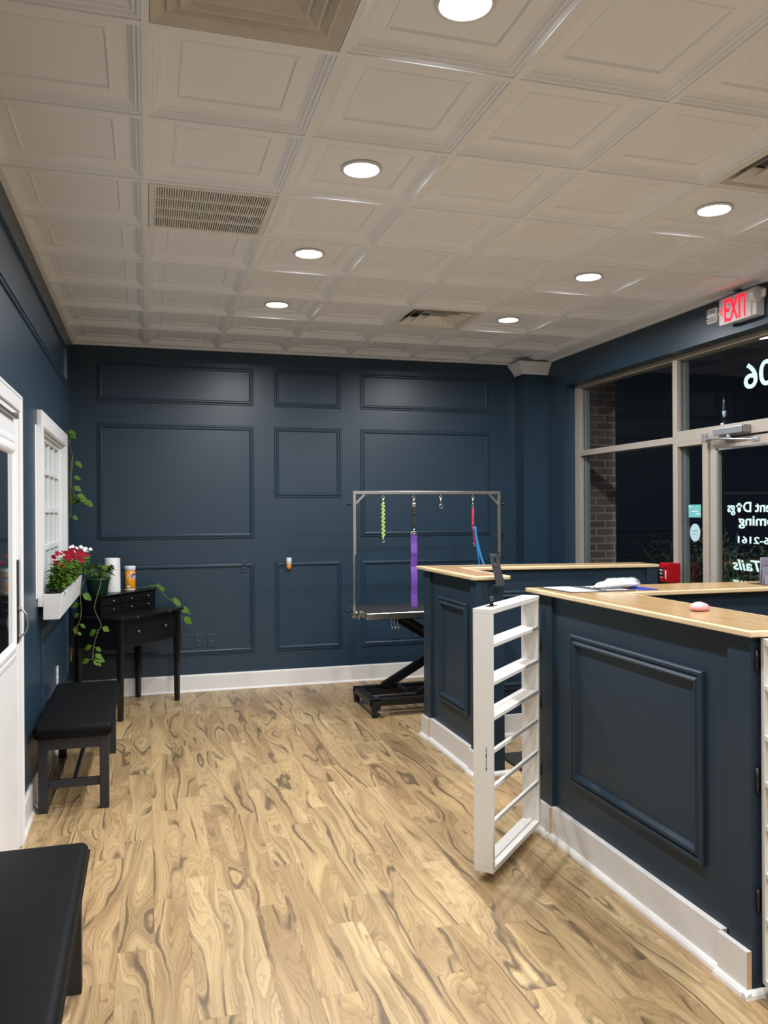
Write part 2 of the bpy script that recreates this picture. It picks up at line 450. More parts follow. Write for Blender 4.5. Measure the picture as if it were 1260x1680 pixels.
def text_mesh(body, size, thick=0.001, bold=0.0, mat_=None, name='lettering', parent=None, shear=0.0, spacing=1.0):
    cu = bpy.data.curves.new(name, 'FONT'); cu.body = body; cu.size = size; cu.extrude = thick; cu.offset = bold
    cu.shear = shear; cu.space_character = spacing
    cu.resolution_u = 4
    t = bpy.data.objects.new(name, cu); col.objects.link(t)
    bpy.context.view_layer.update()
    dg = bpy.context.evaluated_depsgraph_get()
    me = bpy.data.meshes.new_from_object(t.evaluated_get(dg))
    me.name = name
    bpy.data.objects.remove(t); bpy.data.curves.remove(cu)
    me.materials.clear(); me.materials.append(mat_)
    o = bpy.data.objects.new(name, me); col.objects.link(o)
    if parent is not None: o.parent = parent
    return o

def orient(o, origin, xdir, ydir):
    x = Vector(xdir).normalized(); y = Vector(ydir).normalized(); z = x.cross(y)
    M = Matrix((x, y, z)).transposed().to_4x4(); M.translation = Vector(origin)
    o.matrix_local = M
    return o

def seg_lines(pts, n=6):
    """Catmull-Rom through pts"""
    P = [Vector(p) for p in pts]; P = [P[0] * 2 - P[1]] + P + [P[-1] * 2 - P[-2]]; out = []
    for i in range(1, len(P) - 2):
        for k in range(n):
            t = k / n; a, b, c, d = P[i - 1], P[i], P[i + 1], P[i + 2]
            out.append(0.5 * ((2 * b) + (c - a) * t + (2 * a - 5 * b + 4 * c - d) * t * t + (3 * b - a - 3 * c + d) * t ** 3))
    out.append(P[-2]); return out

# ------------------------------------------------------------------ room shell
struct('floor', MB().box(XL - 0.1, XR + 0.1, YF, YB + 0.1, -0.1, 0), FLOOR)
WT = 0.12
b = MB().box(XL - WT, XR + 0.2, YB, YB + WT, 0, H + 0.2)
struct('wall_back', b, NAVY)
b = MB().box(XL - WT, XR + 0.2, YF - WT, YF, -0.1, H + 0.2)
struct('wall_front', b, WHITE)
# left wall with the opening of the false window
WY0, WY1, WZ0, WZ1 = 5.03, 6.70, 1.10, 2.11
b = MB()
b.box(XL - WT, XL, YF, WY0, 0, H + .2); b.box(XL - WT, XL, WY1, YB, 0, H + .2)
b.box(XL - WT, XL, WY0, WY1, 0, WZ0); b.box(XL - WT, XL, WY0, WY1, WZ1, H + .2)
b.box(XL - WT, XL - .075, WY0, WY1, WZ0, WZ1)
struct('wall_left', b, NAVY)
# right wall: header over the storefront, pier at the back
OY0, OY1, HZ = 1.2, 7.01, 2.79
b = MB()
b.box(XR, XR + 0.2, OY1, YB, 0, H + .2); b.box(XR, XR + 0.2, YF, OY0, 0, H + .2)
b.box(XR, XR + 0.2, OY0, OY1, HZ, H + .2)
struct('wall_right', b, NAVY)

# coffered ceiling
VENTS = {(0, 5), (0, 8), (3, 2), (4, 7)}
TP = [(0.0, 0.0), (0.012, 0.0), (0.012, 0.006), (0.022, 0.006), (0.030, 0.016), (0.036, 0.016), (0.040, 0.022), (0.056, 0.034),
      (0.066, 0.036), (0.112, 0.037), (0.115, 0.032), (0.121, 0.032), (0.126, 0.041)]
b = MB(); b.smooth = False
ymin = YF
j = 0
cells = []
while GY - (j + 1) * T > YF - T:
    for i in range(-1, 6): cells.append((i, j))
    j += 1
for (i, j) in cells:
    x0 = GX + i * T; y1 = GY - j * T; y0 = y1 - T
    if (i, j) in VENTS:
        g = 0.012
        vs = [(x0, y0, H), (x0 + T, y0, H), (x0 + T, y1, H), (x0, y1, H), (x0 + g, y0 + g, H), (x0 + T - g, y0 + g, H), (x0 + T - g, y1 - g, H), (x0 + g, y1 - g, H)]
        b.add(vs, [(3, 2, 6, 7), (1, 0, 4, 5), (0, 3, 7, 4), (2, 1, 5, 6)])
        t = H + 0.12
        b.add([(x0 + g, y0 + g, H), (x0 + T - g, y0 + g, H), (x0 + T - g, y1 - g, H), (x0 + g, y1 - g, H),
               (x0 + g, y0 + g, t), (x0 + T - g, y0 + g, t), (x0 + T - g, y1 - g, t), (x0 + g, y1 - g, t)],
              [(0, 1, 5, 4), (1, 2, 6, 5), (2, 3, 7, 6), (3, 0, 4, 7), (4, 5, 6, 7)], 1)
        continue
    vs = []; fs = []
    for (d, z) in TP:
        vs += [(x0 + d, y0 + d, H + z), (x0 + T - d, y0 + d, H + z), (x0 + T - d, y1 - d, H + z), (x0 + d, y1 - d, H + z)]
    for k in range(len(TP) - 1):
        for q in range(4):
            fs.append((k * 4 + q, (k + 1) * 4 + q, (k + 1) * 4 + (q + 1) % 4, k * 4 + (q + 1) % 4))
    n = (len(TP) - 1) * 4
    fs.append((n + 3, n + 2, n + 1, n))
    b.add(vs, fs)
xr = GX + 6 * T
b.box(xr, XR, YF, GY, H + .004, H + .02)
b.box(XL, XR, GY, YB, H + .004, H + .02)
b.box(XL - WT, XR + .2, YF - WT, YB + WT, H + 0.20, H + 0.22)
struct('ceiling', b, [CEIL, VENTD])
# white angle around the ceiling
b = MB()
b.box(XL, XL + .024, YF, YB, H - .016, H - .001); b.box(XR - .024, XR, YF, YB, H - .016, H + .003)
b.box(XL + .024, XR - .024, YB - .022, YB, H - .014, H + .003)
b.box(XL, XL + .024, YF, YB, H - .002, H + .003)
struct('trim_1', b, CEIL, label='thin off-white angle running round the ceiling edge')

# corner column with its own piece of crown
b = MB().box(3.556, XR, 7.345, YB, 0, H)
struct('trim_2', b, NAVY, label='navy boxed column in the far right corner')
b = MB()
pr = [(0, -0.115), (0.012, -0.115), (0.016, -0.098), (0.030, -0.075), (0.050, -0.050), (0.066, -0.036), (0.070, -0.020), (0.080, -0.018), (0.080, 0)]
vs = []
for (o_, dz) in pr:
    vs += [(3.556 - o_, YB, H - .014 + dz), (3.556 - o_, 7.345 - o_, H - .014 + dz), (XR, 7.345 - o_, H - .014 + dz)]
fs = []
for k in range(len(pr) - 1):
    fs += [(k * 3, k * 3 + 1, k * 3 + 4, k * 3 + 3), (k * 3 + 1, k * 3 + 2, k * 3 + 5, k * 3 + 4)]
b.add(vs, fs)
b.add([vs[3 * k + 2] for k in range(len(pr))] + [(XR, 7.345, H - .014), (XR, 7.345, H - .129)], [tuple(range(len(pr) + 2))])
struct('trim_3', b, CEIL, label='short white crown moulding wrapped round the corner column')

# picture frame mouldings
cnt = 4
Pb = lambda u, v, h: (u, YB - h, v)
for (u0, u1) in ((-0.410, 0.947), (1.133, 1.762), (1.951, 3.272)):
    for (v0, v1) in ((2.572, 2.918), ((1.367 if u1 != 1.762 else 1.737), 2.386), (0.325, 1.145)):
        b = MB(); molding(b, Pb, (u0, u1, v0, v1, MOLD)); struct('trim_%d' % cnt, b, NAVY); cnt += 1
Pl = lambda u, v, h: (XL + h, -u, v)
for (y0, y1, v0, v1) in ((4.2, 6.83, 2.602, 2.915), (1.9, 4.02, 2.602, 2.915), (-0.4, 1.7, 2.602, 2.915), (5.22, 6.86, .33, .90)):
    if y0 == 4.2: y0 = 1.2
    elif v0 > 2 : continue
    b = MB(); molding(b, Pl, (-y1, -y0, v0, v1, MOLD)); struct('trim_%d' % cnt, b, NAVY); cnt += 1

# baseboards
def baseboard(name, pts, hgt=0.152, th=0.016, side=1, m=None):
    """pts: polyline on the floor; board stands on the given side"""
    b = MB()
    for (p, q) in zip(pts[:-1], pts[1:]):
        d = (Vector(q) - Vector(p)).normalized(); n = Vector((-d.y, d.x)) * side
        prof = [(0, 0), (0, hgt), (th * .7, hgt), (th, hgt - .012), (th, .016), (th + .006, .014), (th + .012, .004), (th + .012, 0)]
        N = len(prof)
        vs = [(p[0] + n.x * o, p[1] + n.y * o, z) for o, z in prof] + [(q[0] + n.x * o, q[1] + n.y * o, z) for o, z in prof]
        fs = [(k, (k + 1) % N, N + (k + 1) % N, N + k) for k in range(N)] + [tuple(range(N - 1, -1, -1)), tuple(range(N, 2 * N))]
        b.add(vs, fs)
    return struct(name, b, WHITE)
baseboard('baseboard_back', [(XL, YB), (3.556, YB)], side=-1)
baseboard('baseboard_left', [(XL, 4.32), (XL, YB - .02)], side=-1)

# ------------------------------------------------------------------ storefront
FX0, FX1 = 3.93, 4.03                     # front and outer face of the aluminium frame
GXW = 3.962
def frame_piece(b, y0, y1, z0, z1, x0=FX0, x1=FX1): b.box(x0, x1, y0, y1, z0, z1)
w = MB()
frame_piece(w, 6.914, 7.01, 0, HZ, FX0, 3.972)                          # jamb by the pier
frame_piece(w, 5.439, 5.497, 0, HZ, FX0, 3.972)                         # mullion
frame_piece(w, 5.497, 6.914, 2.115, 2.167)                  # transom
frame_piece(w, 5.497, 6.914, HZ - .035, HZ); frame_piece(w, 5.497, 6.914, 0, .08)
win1 = struct('window_1', w, ALU, bevel=.002)
w = MB()
for (y0, y1, z0, z1) in ((5.497, 6.914, .08, 2.115), (5.497, 6.914, 2.167, HZ - .035)):
    w.box(3.982, 4.033, y1 - .0, y1 + .04, z0, z1); w.box(3.995, 4.028, y1 - .012, y1, z0, z1); w.box(3.982, 4.033, y0 - .04, y0, z0, z1)
struct('window_stop', w, ALUG, win1)
w = MB()
w.box(GXW, GXW + .006, 5.497, 6.914, .08, 2.115); w.box(GXW, GXW + .006, 5.497, 6.914, 2.167, HZ - .035)
struct('window_pane', w, GLASS, win1)

w = MB()
frame_piece(w, 5.083, 5.145, 0, 2.117); frame_piece(w, 5.145, 5.439, 0, .12)
frame_piece(w, 5.145, 5.439, 2.085, 2.117)
win2 = struct('window_2', w, ALU, bevel=.002)
w = MB(); w.box(3.985, 4.035, 5.439, 5.48, .12, 2.085); w.box(3.998, 4.03, 5.427, 5.439, .12, 2.085); struct('window_stop', w, ALUG, win2)
w = MB(); w.box(GXW, GXW + .006, 5.145, 5.439, .12, 2.085); struct('window_pane', w, GLASS, win2)

w = MB()
frame_piece(w, OY0, 5.439, 2.117, 2.203); frame_piece(w, OY0, 5.439, HZ - .035, HZ)
frame_piece(w, 3.90, 3.98, 0, 2.117); frame_piece(w, 2.5, 2.56, 2.203, HZ - .035)
frame_piece(w, OY0, 3.90, 0, .1); frame_piece(w, OY0, OY0 + .05, 0, HZ)
win3 = struct('window_3', w, ALU, bevel=.002)
w = MB(); w.box(3.985, 4.035, 5.439, 5.48, 2.203, HZ - .035); w.box(3.998, 4.03, 5.427, 5.439, 2.203, HZ - .035); struct('window_stop', w, ALUG, win3)
w = MB(); w.box(GXW, GXW + .006, OY0, 5.439, 2.203, HZ - .035); w.box(GXW, GXW + .006, OY0, 3.9, .1, 2.117)
struct('window_pane', w, GLASS, win3)

# glazed door
DY0, DY1, DZ = 3.985, 5.078, 2.105
w = MB()
w.box(3.945, 3.99, DY1 - .075, DY1, .01, DZ); w.box(3.945, 3.99, DY0, DY0 + .075, .01, DZ)
w.box(3.945, 3.99, DY0 + .075, DY1 - .075, DZ - .065, DZ); w.box(3.945, 3.99, DY0 + .075, DY1 - .075, .01, .25)
door1 = struct('door_1', w, ALU, bevel=.004)
w = MB()
w.box(3.94, 3.945, DY1 - .092, DY1 - .075, .25, DZ - .065); w.box(3.94, 3.975, DY0 + .075, DY0 + .09, .25, DZ - .065)
w.box(3.94, 3.975, DY0 + .075, DY1 - .075, DZ - .078, DZ - .065)
struct('glass_bead', w, ALUG, door1)
w = MB(); w.box(3.966, 3.972, DY0 + .075, DY1 - .075, .25, DZ - .065); struct('door_pane', w, GLASS, door1)

# ------------------------------------------------------------------ outside the glass
struct('ground_outside', MB().box(XR + .1, 14, -4, 14, -.2, -.1), ASPH)
b = MB().box(4.10, 4.50, 7.22, 7.9, -.1, 3.3)
o = b.build('brick_pier', BRICK); tag(o, 'brown brick pier just outside the far window', 'pier')
# hedge behind the storefront
def bush(name, label, cx, cy, rx, ry, h, n, seed, group):
    rnd = random.Random(seed)
    root = empty(name, label, 'bush', (cx, cy, -.1), group=group)
    tw = MB()
    tips = []
    for k in range(26):
        a = rnd.uniform(0, 2 * PI); r = rnd.uniform(.3, 1)
        top = Vector((rx * r * math.cos(a), ry * r * math.sin(a), h * rnd.uniform(.55, .95)))
        mid = top * .5 + Vector((rnd.uniform(-.12, .12), rnd.uniform(-.12, .12), rnd.uniform(-.05, .1)))
        base = Vector((rnd.uniform(-.12, .12), rnd.uniform(-.12, .12), 0))
        pts = seg_lines([base, mid, top], 4)
        tw.tube(pts, [.014 - .010 * i / len(pts) for i in range(len(pts))], 5)
        for q in range(4):
            s = pts[rnd.randrange(2, len(pts))]; e = s + Vector((rnd.uniform(-.25, .25), rnd.uniform(-.25, .25), rnd.uniform(-.05, .22)))
            tw.tube([s, (s + e) / 2 + Vector((0, 0, .02)), e], [.006, .004, .002], 4); tips.append(e)
        tips.append(top)
    tw.build('branch', TWIG, root)['kind'] = 'stuff'
    fl = MB()
    for k in range(n):
        if rnd.random() < .55:
            t = rnd.choice(tips) + Vector((rnd.gauss(0, .06), rnd.gauss(0, .06), rnd.gauss(0, .06)))
        else:
            a = rnd.uniform(0, 2 * PI); e = rnd.uniform(-.2, 1); r = rnd.uniform(.75, 1.02)
            t = Vector((rx * r * math.cos(a) * math.sqrt(max(0, 1 - e * e * .6)), ry * r * math.sin(a) * math.sqrt(max(0, 1 - e * e * .6)), h * (.45 + .5 * e)))
        if t.z < .1: continue
        d = Vector((rnd.gauss(0, 1), rnd.gauss(0, 1), rnd.gauss(0, .7))).normalized()
        fl.leaf(t, d, rnd.uniform(.035, .06), rnd.uniform(.02, .03), (rnd.gauss(0, 1), rnd.gauss(0, 1), 1))
    fl.build('foliage', BUSH, root)['kind'] = 'stuff'
k = 0
for (x, y, rx, ry, h, txt) in ((6.1, 8.25, .62, .68, 1.5, 'dark rounded bush outside seen through the far storefront pane'),
                               (5.9, 6.95, .55, .6, 1.35, 'sparse dark bush outside seen through the narrow sidelight'),
                               (5.5, 5.65, .6, .62, 1.45, 'dark bush outside seen through the glass door')):
    k += 1
    bush('hedge_bush', txt, x, y, rx, ry, h, 1500, 40 + k, 'bushes outside the storefront')

# ------------------------------------------------------------------ ceiling fittings
def downlight(x, y, label):
    t = empty('recessed_light', label, 'ceiling light', (x, y, H + .04), group='round recessed lights in the ceiling')
    MB().lathe([(.079, .0), (.088, -.001), (.092, -.006), (.088, -.011), (.080, -.012), (.074, -.007), (.072, .0), (.072, .03)], n=40).build('trim_ring', PLWHITE, t)
    MB().lathe([(1e-4, -.004), (.040, -.004), (.073, -.003)], n=40, smooth=False).build('diffuser', LENS, t)
    ld = bpy.data.lights.new('lamp', 'AREA'); ld.shape = 'DISK'; ld.size = .13; ld.energy = LAMP_W; ld.color = LAMP_COL; ld.spread = R(172)
    lo = bpy.data.objects.new('lamp', ld); col.objects.link(lo); lo.parent = t; lo.location = (0, 0, -.014)
    return t
LX1, LX2 = .917, 2.746
for (x, y, s) in ((LX1, 2.27, 'largest and nearest round ceiling light, top centre of the photo'),
                  (LX1, 3.493, 'round ceiling light beside the slatted return grille, second in the left row'),
                  (LX1, 4.712, 'round ceiling light in the left row, third from the camera'),
                  (LX1, 5.931, 'round ceiling light farthest away in the left row, smallest of that row'),
                  (LX2, 3.493, 'round ceiling light above the exit sign side, nearest of the right row'),
                  (LX2, 4.712, 'round ceiling light in the middle of the right row'),
                  (LX2, 5.931, 'round ceiling light beside the far square air diffuser'),
                  (LX1, 1.0, 'round ceiling light behind the camera, left row'), (LX1, -.25, 'round ceiling light farther behind the camera, left row'),
                  (LX2, 2.27, 'round ceiling light over the near reception counter, right row'),
                  (LX2, .97, 'round ceiling light behind the camera, right row'), (LX2, -.25, 'round ceiling light farther behind the camera, right row')):
    downlight(x, y, s)

def cell(i, j): return GX + i * T, GY - (j + 1) * T          # low corner
# return grille
x0, y0 = cell(0, 5)
t = empty('return_grille', 'off-white slatted return air grille with many fine vertical fins', 'vent', (x0, y0, H))
b = MB(); g = .014; fw = .028
b.box(g, T - g, g, g + fw, -.003, .006); b.box(g, T - g, T - g - fw, T - g, -.003, .006); b.box(g, g + fw, g + fw, T - g - fw, -.003, .006); b.box(T - g - fw, T - g, g + fw, T - g - fw, -.003, .006)
b.build('frame', VENTW, t, .002)
MB().box(g, T - g, g, T - g, .07, .075).build('dark_backing', VENTD, t)
b = MB()
n = 48; a0 = g + fw; wd_ = T - 2 * a0
for k in range(n):
    xx = a0 + wd_ * (k + .5) / n
    b.add([(xx - .0045, a0, .0), (xx + .003, a0, .016), (xx + .003, T - a0, .016), (xx - .0045, T - a0, .0),
           (xx + .0015, a0, .0), (xx + .006, a0, .016), (xx + .006, T - a0, .016), (xx + .0015, T - a0, .0)],
          [(0, 1, 2, 3), (7, 6, 5, 4), (0, 3, 7, 4), (1, 5, 6, 2)])
b.build('fin_bank', VENTW, t)
for k in (1, 2, 3):
    yy = a0 + wd_ * k / 4
    MB().box(a0, T - a0, yy - .006, yy + .006, -.002, .012).build('crossbar', VENTW, t)

def diffuser(i, j, label, m, dark):
    x0, y0 = cell(i, j)
    t = empty('air_diffuser', label, 'vent', (x0 + T / 2, y0 + T / 2, H), group='square stepped air diffusers in the ceiling')
    def ring(r0, z0, r1, z1, th=.002):
        b = MB()
        vs = []
        for r, z in ((r0, z0), (r1, z1), (r1, z1 + th), (r0, z0 + th)):
            vs += [(-r, -r, z), (r, -r, z), (r, r, z), (-r, r, z)]
        fs = []
        for q in range(4):
            for k in range(4):
                fs.append((q * 4 + k, ((q + 1) % 4) * 4 + k, ((q + 1) % 4) * 4 + (k + 1) % 4, q * 4 + (k + 1) % 4))
        b.add(vs, fs); return b
    hh = T / 2
    ring(hh - .014, 0, hh - .045, .001).build('rim', m, t)
    ring(hh - .045, .001, hh - .075, .055).build('throat', m, t)
    for (r, z) in ((.225, .0), (.155, .0), (.085, .0)):
        ring(r, z + .002, r - .055, z + .052).build('louvre', m, t)
    MB().box(-.03, .03, -.03, .03, .04, .044).build('centre_plate', m, t)
    MB().box(-hh + .016, hh - .016, -hh + .016, hh - .016, .09, .094).build('dark_duct', dark, t)
    return t
x0, y0 = cell(0, 8)
t = empty('air_diffuser', 'dusty beige square air diffuser at the top left of the ceiling', 'vent', (x0 + T / 2, y0 + T / 2, H), group='square stepped air diffusers in the ceiling')
def steps(prof, name, m):
    b = MB(); vs = []
    for r, z in prof: vs += [(-r, -r, z), (r, -r, z), (r, r, z), (-r, r, z)]
    fs = []
    for q in range(len(prof) - 1):
        for k in range(4): fs.append((q * 4 + k, (q + 1) * 4 + k, (q + 1) * 4 + (k + 1) % 4, q * 4 + (k + 1) % 4))
    b.add(vs, fs); return b.build(name, m, t, .004, 2)
hh = T / 2
steps([(hh - .014, 0), (hh - .020, .001), (hh - .055, .022), (hh - .058, .020), (hh - .060, .006), (hh - .066, .004), (hh - .075, .012), (hh - .105, .035)], 'outer_cone', VENTDIRT)
steps([(hh - .098, .006), (hh - .104, .004), (hh - .112, .010), (hh - .150, .038)], 'middle_cone', VENTDIRT)
steps([(hh - .140, .008), (hh - .146, .006), (hh - .154, .012), (hh - .190, .038)], 'inner_cone', VENTDIRT)
MB().box(-hh + .016, hh - .016, -hh + .016, hh - .016, .05, .054).build('backing', VENTDIRT, t)
diffuser(3, 2, 'square stepped air diffuser with dark openings near the back wall', VENTW, VENTD)
diffuser(4, 7, 'square stepped air diffuser cut off by the right edge above the exit sign', VENTW, VENTD)

# ------------------------------------------------------------------ counters
CZ0, CZ = 1.183, 1.205
FXC = 1.925                     # panel face
PXC = 1.905                     # pilaster face
def shoe(b, p, q, n, r=.022):
    """quarter round along p-q standing out along n"""
    prof = [(0, 0), (0, r), (r * .5, r * .87), (r * .87, r * .5), (r, 0)]
    N = len(prof)
    vs = [(p[0] + n[0] * o, p[1] + n[1] * o, z) for o, z in prof] + [(q[0] + n[0] * o, q[1] + n[1] * o, z) for o, z in prof]
    b.add(vs, [(k, (k + 1) % N, N + (k + 1) % N, N + k) for k in range(N)] + [tuple(range(N)), tuple(range(2 * N - 1, N - 1, -1))], None, False)

# near counter, L shaped
NY0, NY1 = 2.255, 3.785
ct = empty('reception_counter', 'navy panelled reception counter with oak top in the right foreground', 'counter', (2.1, 3.0, 0))
def at0(o, root):
    o.location = -Vector(root.location); return o
b = MB().box(FXC, 2.09, NY0 + .004, NY1 - .004, 0, CZ0).box(2.09, 3.80, 3.52, NY1 - .004, 0, CZ0)
at0(b.build('body', NAVY2, ct), ct)
for (y0, y1) in ((NY0, 2.368), (3.640, NY1)):
    at0(MB().box(PXC, FXC + .02, y0, y1, 0, CZ0).build('pilaster', NAVY2, ct, .002), ct)
Pc = lambda u, v, h: (FXC - h, -u, v)
b = MB(); molding(b, Pc, (-3.467, -2.508, .318, 1.018, MOLDC)); at0(b.build('panel_molding', NAVY2, ct), ct)
b = MB().box(PXC - .018 + .012, FXC, 2.40, 3.636, 0, .150)
o = at0(b.build('baseboard', WHITE, ct, .002), ct)
for (y0, y1) in ((NY0 + .0, 2.402), (3.632, NY1 + .0)):
    b = MB().box(PXC - .02, PXC - .001, y0 + .002, y1, 0, .145); b.cur = 1
    b.box(PXC - .0195, PXC - .0015, y0 - .0005 + .002, y0 + .003, .001, .144)
    at0(b.build('baseboard_block', [WHITE, RAW], ct), ct)
b = MB(); xs = PXC - .02
shoe(b, (PXC - .006, 2.40), (PXC - .006, 3.632), (-1, 0)); shoe(b, (xs, NY0 - .02), (xs, 2.402), (-1, 0)); shoe(b, (xs, 3.632), (xs, NY1), (-1, 0))
shoe(b, (xs - .022, NY0), (2.09, NY0), (0, -1))
at0(b.build('shoe_molding', WHITE, ct), ct)

def slab(name_root, parent, runs, mats):
    pass
# counter top: oak field with pale edge band
TX0, TXI, TY0, TYB, TYI = 1.876, 2.222, 2.222, 3.865, 3.47
def poly_top(outer, z0, z1, m, name, parent):
    b = MB().prism(outer, z0, z1)
    return at0(b.build(name, m, parent, .004, 3), parent)
L1 = [(TX0, TY0), (TXI, TY0), (TXI, TYI), (3.80, TYI - .0), (3.80, 3.76), (TX0, TYB)]
poly_top(L1, CZ0, CZ - .002, OAKE, 'countertop_edge', ct)
e = .020
L2 = [(TX0 + e, TY0 + e), (TXI - e, TY0 + e), (TXI - e, TYI + e), (3.80, TYI + e), (3.80, 3.76 - e), (TX0 + e, TYB - e * 1.0)]
b = MB().prism(L2, CZ - .006, CZ)
at0(b.build('countertop_surface', OAK, ct), ct)

# far counter
FY0, FY1 = 4.595, 5.575
fc = empty('reception_counter', 'navy panelled counter in the middle distance with narrow oak cap and phone hook', 'counter', (2.0, 5.2, 0))
fc['label'] = 'farther navy panelled counter with narrow oak cap, beside the grooming table'
b = MB().box(FXC, 2.09, FY0 + .004, FY1 - .004, 0, CZ0).box(2.09, 3.69, 5.375, FY1 - .004, 0, CZ0)
at0(b.build('body', NAVY2, fc), fc)
for (y0, y1) in ((FY0, 4.69), (5.435, FY1)):
    at0(MB().box(PXC, FXC + .02, y0, y1, 0, CZ0).build('pilaster', NAVY2, fc, .002), fc)
b = MB(); molding(b, Pc, (-5.285, -4.76, .325, 1.022, MOLDC)); at0(b.build('panel_molding', NAVY2, fc), fc)
Pi = lambda u, v, h: (u, 5.375 - h, v)
b = MB(); molding(b, Pi, (2.25, 3.60, .325, 1.03, MOLDC)); at0(b.build('panel_molding', NAVY2, fc), fc)
at0(MB().box(PXC - .006, FXC, 4.69, 5.437, 0, .150).build('baseboard', WHITE, fc, .002), fc)
at0(MB().box(2.09, 3.69, 5.357, 5.375, 0, .150).build('baseboard', WHITE, fc, .002), fc)
for (y0, y1) in ((FY0, 4.692), (5.430, FY1)):
    b = MB().box(PXC - .02, PXC - .001, y0 + .002, y1, 0, .145); b.box(PXC - .0195, PXC - .0015, y0 + .0015, y0 + .003, .001, .144, 1)
    at0(b.build('baseboard_block', [WHITE, RAW], fc), fc)
b = MB()
shoe(b, (PXC - .006, 4.69), (PXC - .006, 5.43), (-1, 0)); shoe(b, (xs, FY0 - .02), (xs, 4.692), (-1, 0)); shoe(b, (xs, 5.43), (xs, FY1), (-1, 0))
shoe(b, (2.09, 5.357), (3.69, 5.357), (0, -1)); shoe(b, (xs - .022, FY0), (2.13, FY0), (0, -1))
at0(b.build('shoe_molding', WHITE, fc), fc)
at0(MB().box(3.60, 3.692, 5.355, FY1 - .004, 0, CZ0).build('pilaster', NAVY2, fc, .002), fc)
def capz(x, y):  # the cap dips slightly towards the window
    return CZ - .012 * max(0, (x - 2.1) / 1.7)
def capslab(outer, z0, z1, m, name, bevel=.0):
    b = MB().prism(outer, z0, z1)
    b.v = [(x, y, z + capz(x, y) - CZ) for x, y, z in b.v]
    return at0(b.build(name, m, fc, bevel, 3), fc)
F1 = [(1.878, 4.60), (1.898, 4.575), (2.115, 4.575), (2.135, 4.60), (2.135, 5.345), (3.70, 5.345), (3.70, 5.60), (1.878, 5.66)]
capslab(F1, CZ0, CZ, OAKE, 'cap_edge', .005)
for (poly) in ([(1.925, 4.64), (2.09, 4.64), (2.09, 5.395), (1.925, 5.60)], [(2.09, 5.395), (3.695, 5.395), (3.695, 5.555), (1.94, 5.60)]):
    capslab(poly, CZ - .003, CZ + .0008, WALN if poly[0][0] < 2 else OAKX, 'cap_inlay')
# hook bracket on the far counter end
t = empty('latch_bracket', 'dark grey metal latch bracket with slotted hole clamped to counter end', 'bracket', (2.035, 4.565, CZ0 - .03))
b = MB().beam((-.03, -.012, 0), (.028, -.012, 0), .045, .006)
b.build('foot_plate', GREYM, t)
b = MB()
# upright plate, leaning left, with slotted hole
def plate(b, p0, p1, w, th, holes):
    p0 = Vector(p0); p1 = Vector(p1); d = (p1 - p0); L_ = d.length; d.normalize(); nrm = Vector((0, -1, 0)); s = d.cross(nrm).normalized()
    # strip rows with a hole in the middle
    rows = [0, .60, .66, .88, .94, 1.0]; hw = [0, 0, .30, .30, 0, 0]; W_ = [1, 1, 1, 1, .95, .8]
    for side in (0, 1):
        off = nrm * (th if side else 0)
        vs = []
        for t_, h_, ww in zip(rows, hw, W_):
            c = p0 + d * L_ * t_ + off
            for k in (-ww / 2, -h_ / 2, h_ / 2, ww / 2): vs.append(c + s * k * w)
        fs = []
        for i in range(len(rows) - 1):
            for k in (0, 1, 2):
                if k == 1 and (hw[i] > 0 or hw[i + 1] > 0):
                    continue
                fs.append((i * 4 + k, i * 4 + k + 1, i * 4 + k + 5, i * 4 + k + 4))
            if (hw[i] == 0) != (hw[i + 1] == 0): pass
        if side: n1 = len(b.v)
        b.add(vs, [f if side else f[::-1] for f in fs], None, False)
    n0 = len(b.v) - 2 * len(vs); m = len(vs)
    R_ = len(rows)
    ring = [i * 4 for i in range(R_)] + [(R_ - 1) * 4 + 3] + [i * 4 + 3 for i in range(R_ - 2, -1, -1)]
    for a_, c2 in zip(ring, ring[1:] + ring[:1]):
        b.f.append([n0 + a_, n0 + c2, n0 + m + c2, n0 + m + a_]); b.mi.append(0); b.sm.append(False)
plate(b, (.004, -.03, 0), (-.042, -.03, .185), .052, .006, None)
b.build('slotted_plate', GREYM, t)
MB().beam((-.042, -.033, .185), (-.036, -.0, .186), .042, .005, (0, 0, 1)).build('top_flange', GREYM, t)
MB().tube([(-.03, -.042, .125), (-.03, -.03, .125)], .012, 12).build('screw_head', PEWTER, t)

# ------------------------------------------------------------------ gates
def gate(name, label, loc, ang, L_=.645, D=.088, group='white slatted half gates between the counters', flip=1):
    """local x runs along the gate from hinge to free end, local y is the depth (away from the room side)"""
    t = empty(name, label, 'gate', loc, ang, group)
    Z0, Z1 = .045, 1.178; s = .022
    y0, y1 = (0, D) if flip > 0 else (-D, 0)
    MB().box(0, s, y0, y1, Z0 + s, Z1 - s).build('stile', GATEW, t, .0015)
    MB().box(L_ - s, L_, y0, y1, Z0 + s, Z1 - s).build('stile', GATEW, t, .0015)
    MB().box(0, L_, y0, y1, Z1 - s, Z1).build('top_board', GATEW, t, .0015)
    MB().box(0, L_, y0, y1, Z0, Z0 + s).build('bottom_board', GATEW, t, .0015)
    yc = (y0 + y1) / 2; sg = 1 if flip > 0 else -1
    b = MB().box(s, L_ - s, yc - .012, yc + .012, Z0 + s, Z0 + s + .006)
    b.build('bottom_rib', GATEW, t)
    for z in (1.012, .848, .697):
        MB().box(s, L_ - s, y0, y1, z, z + .016).build('shelf', GATEW, t, .001)
    for z in (.555, .400, .250):
        yy = (.002, .018) if flip > 0 else (-.018, -.002)
        MB().box(s, L_ - s, yy[0], yy[1], z, z + .016).build('slat', GATEW, t, .001)
    return t
HGX, HGY = 1.872, 3.698
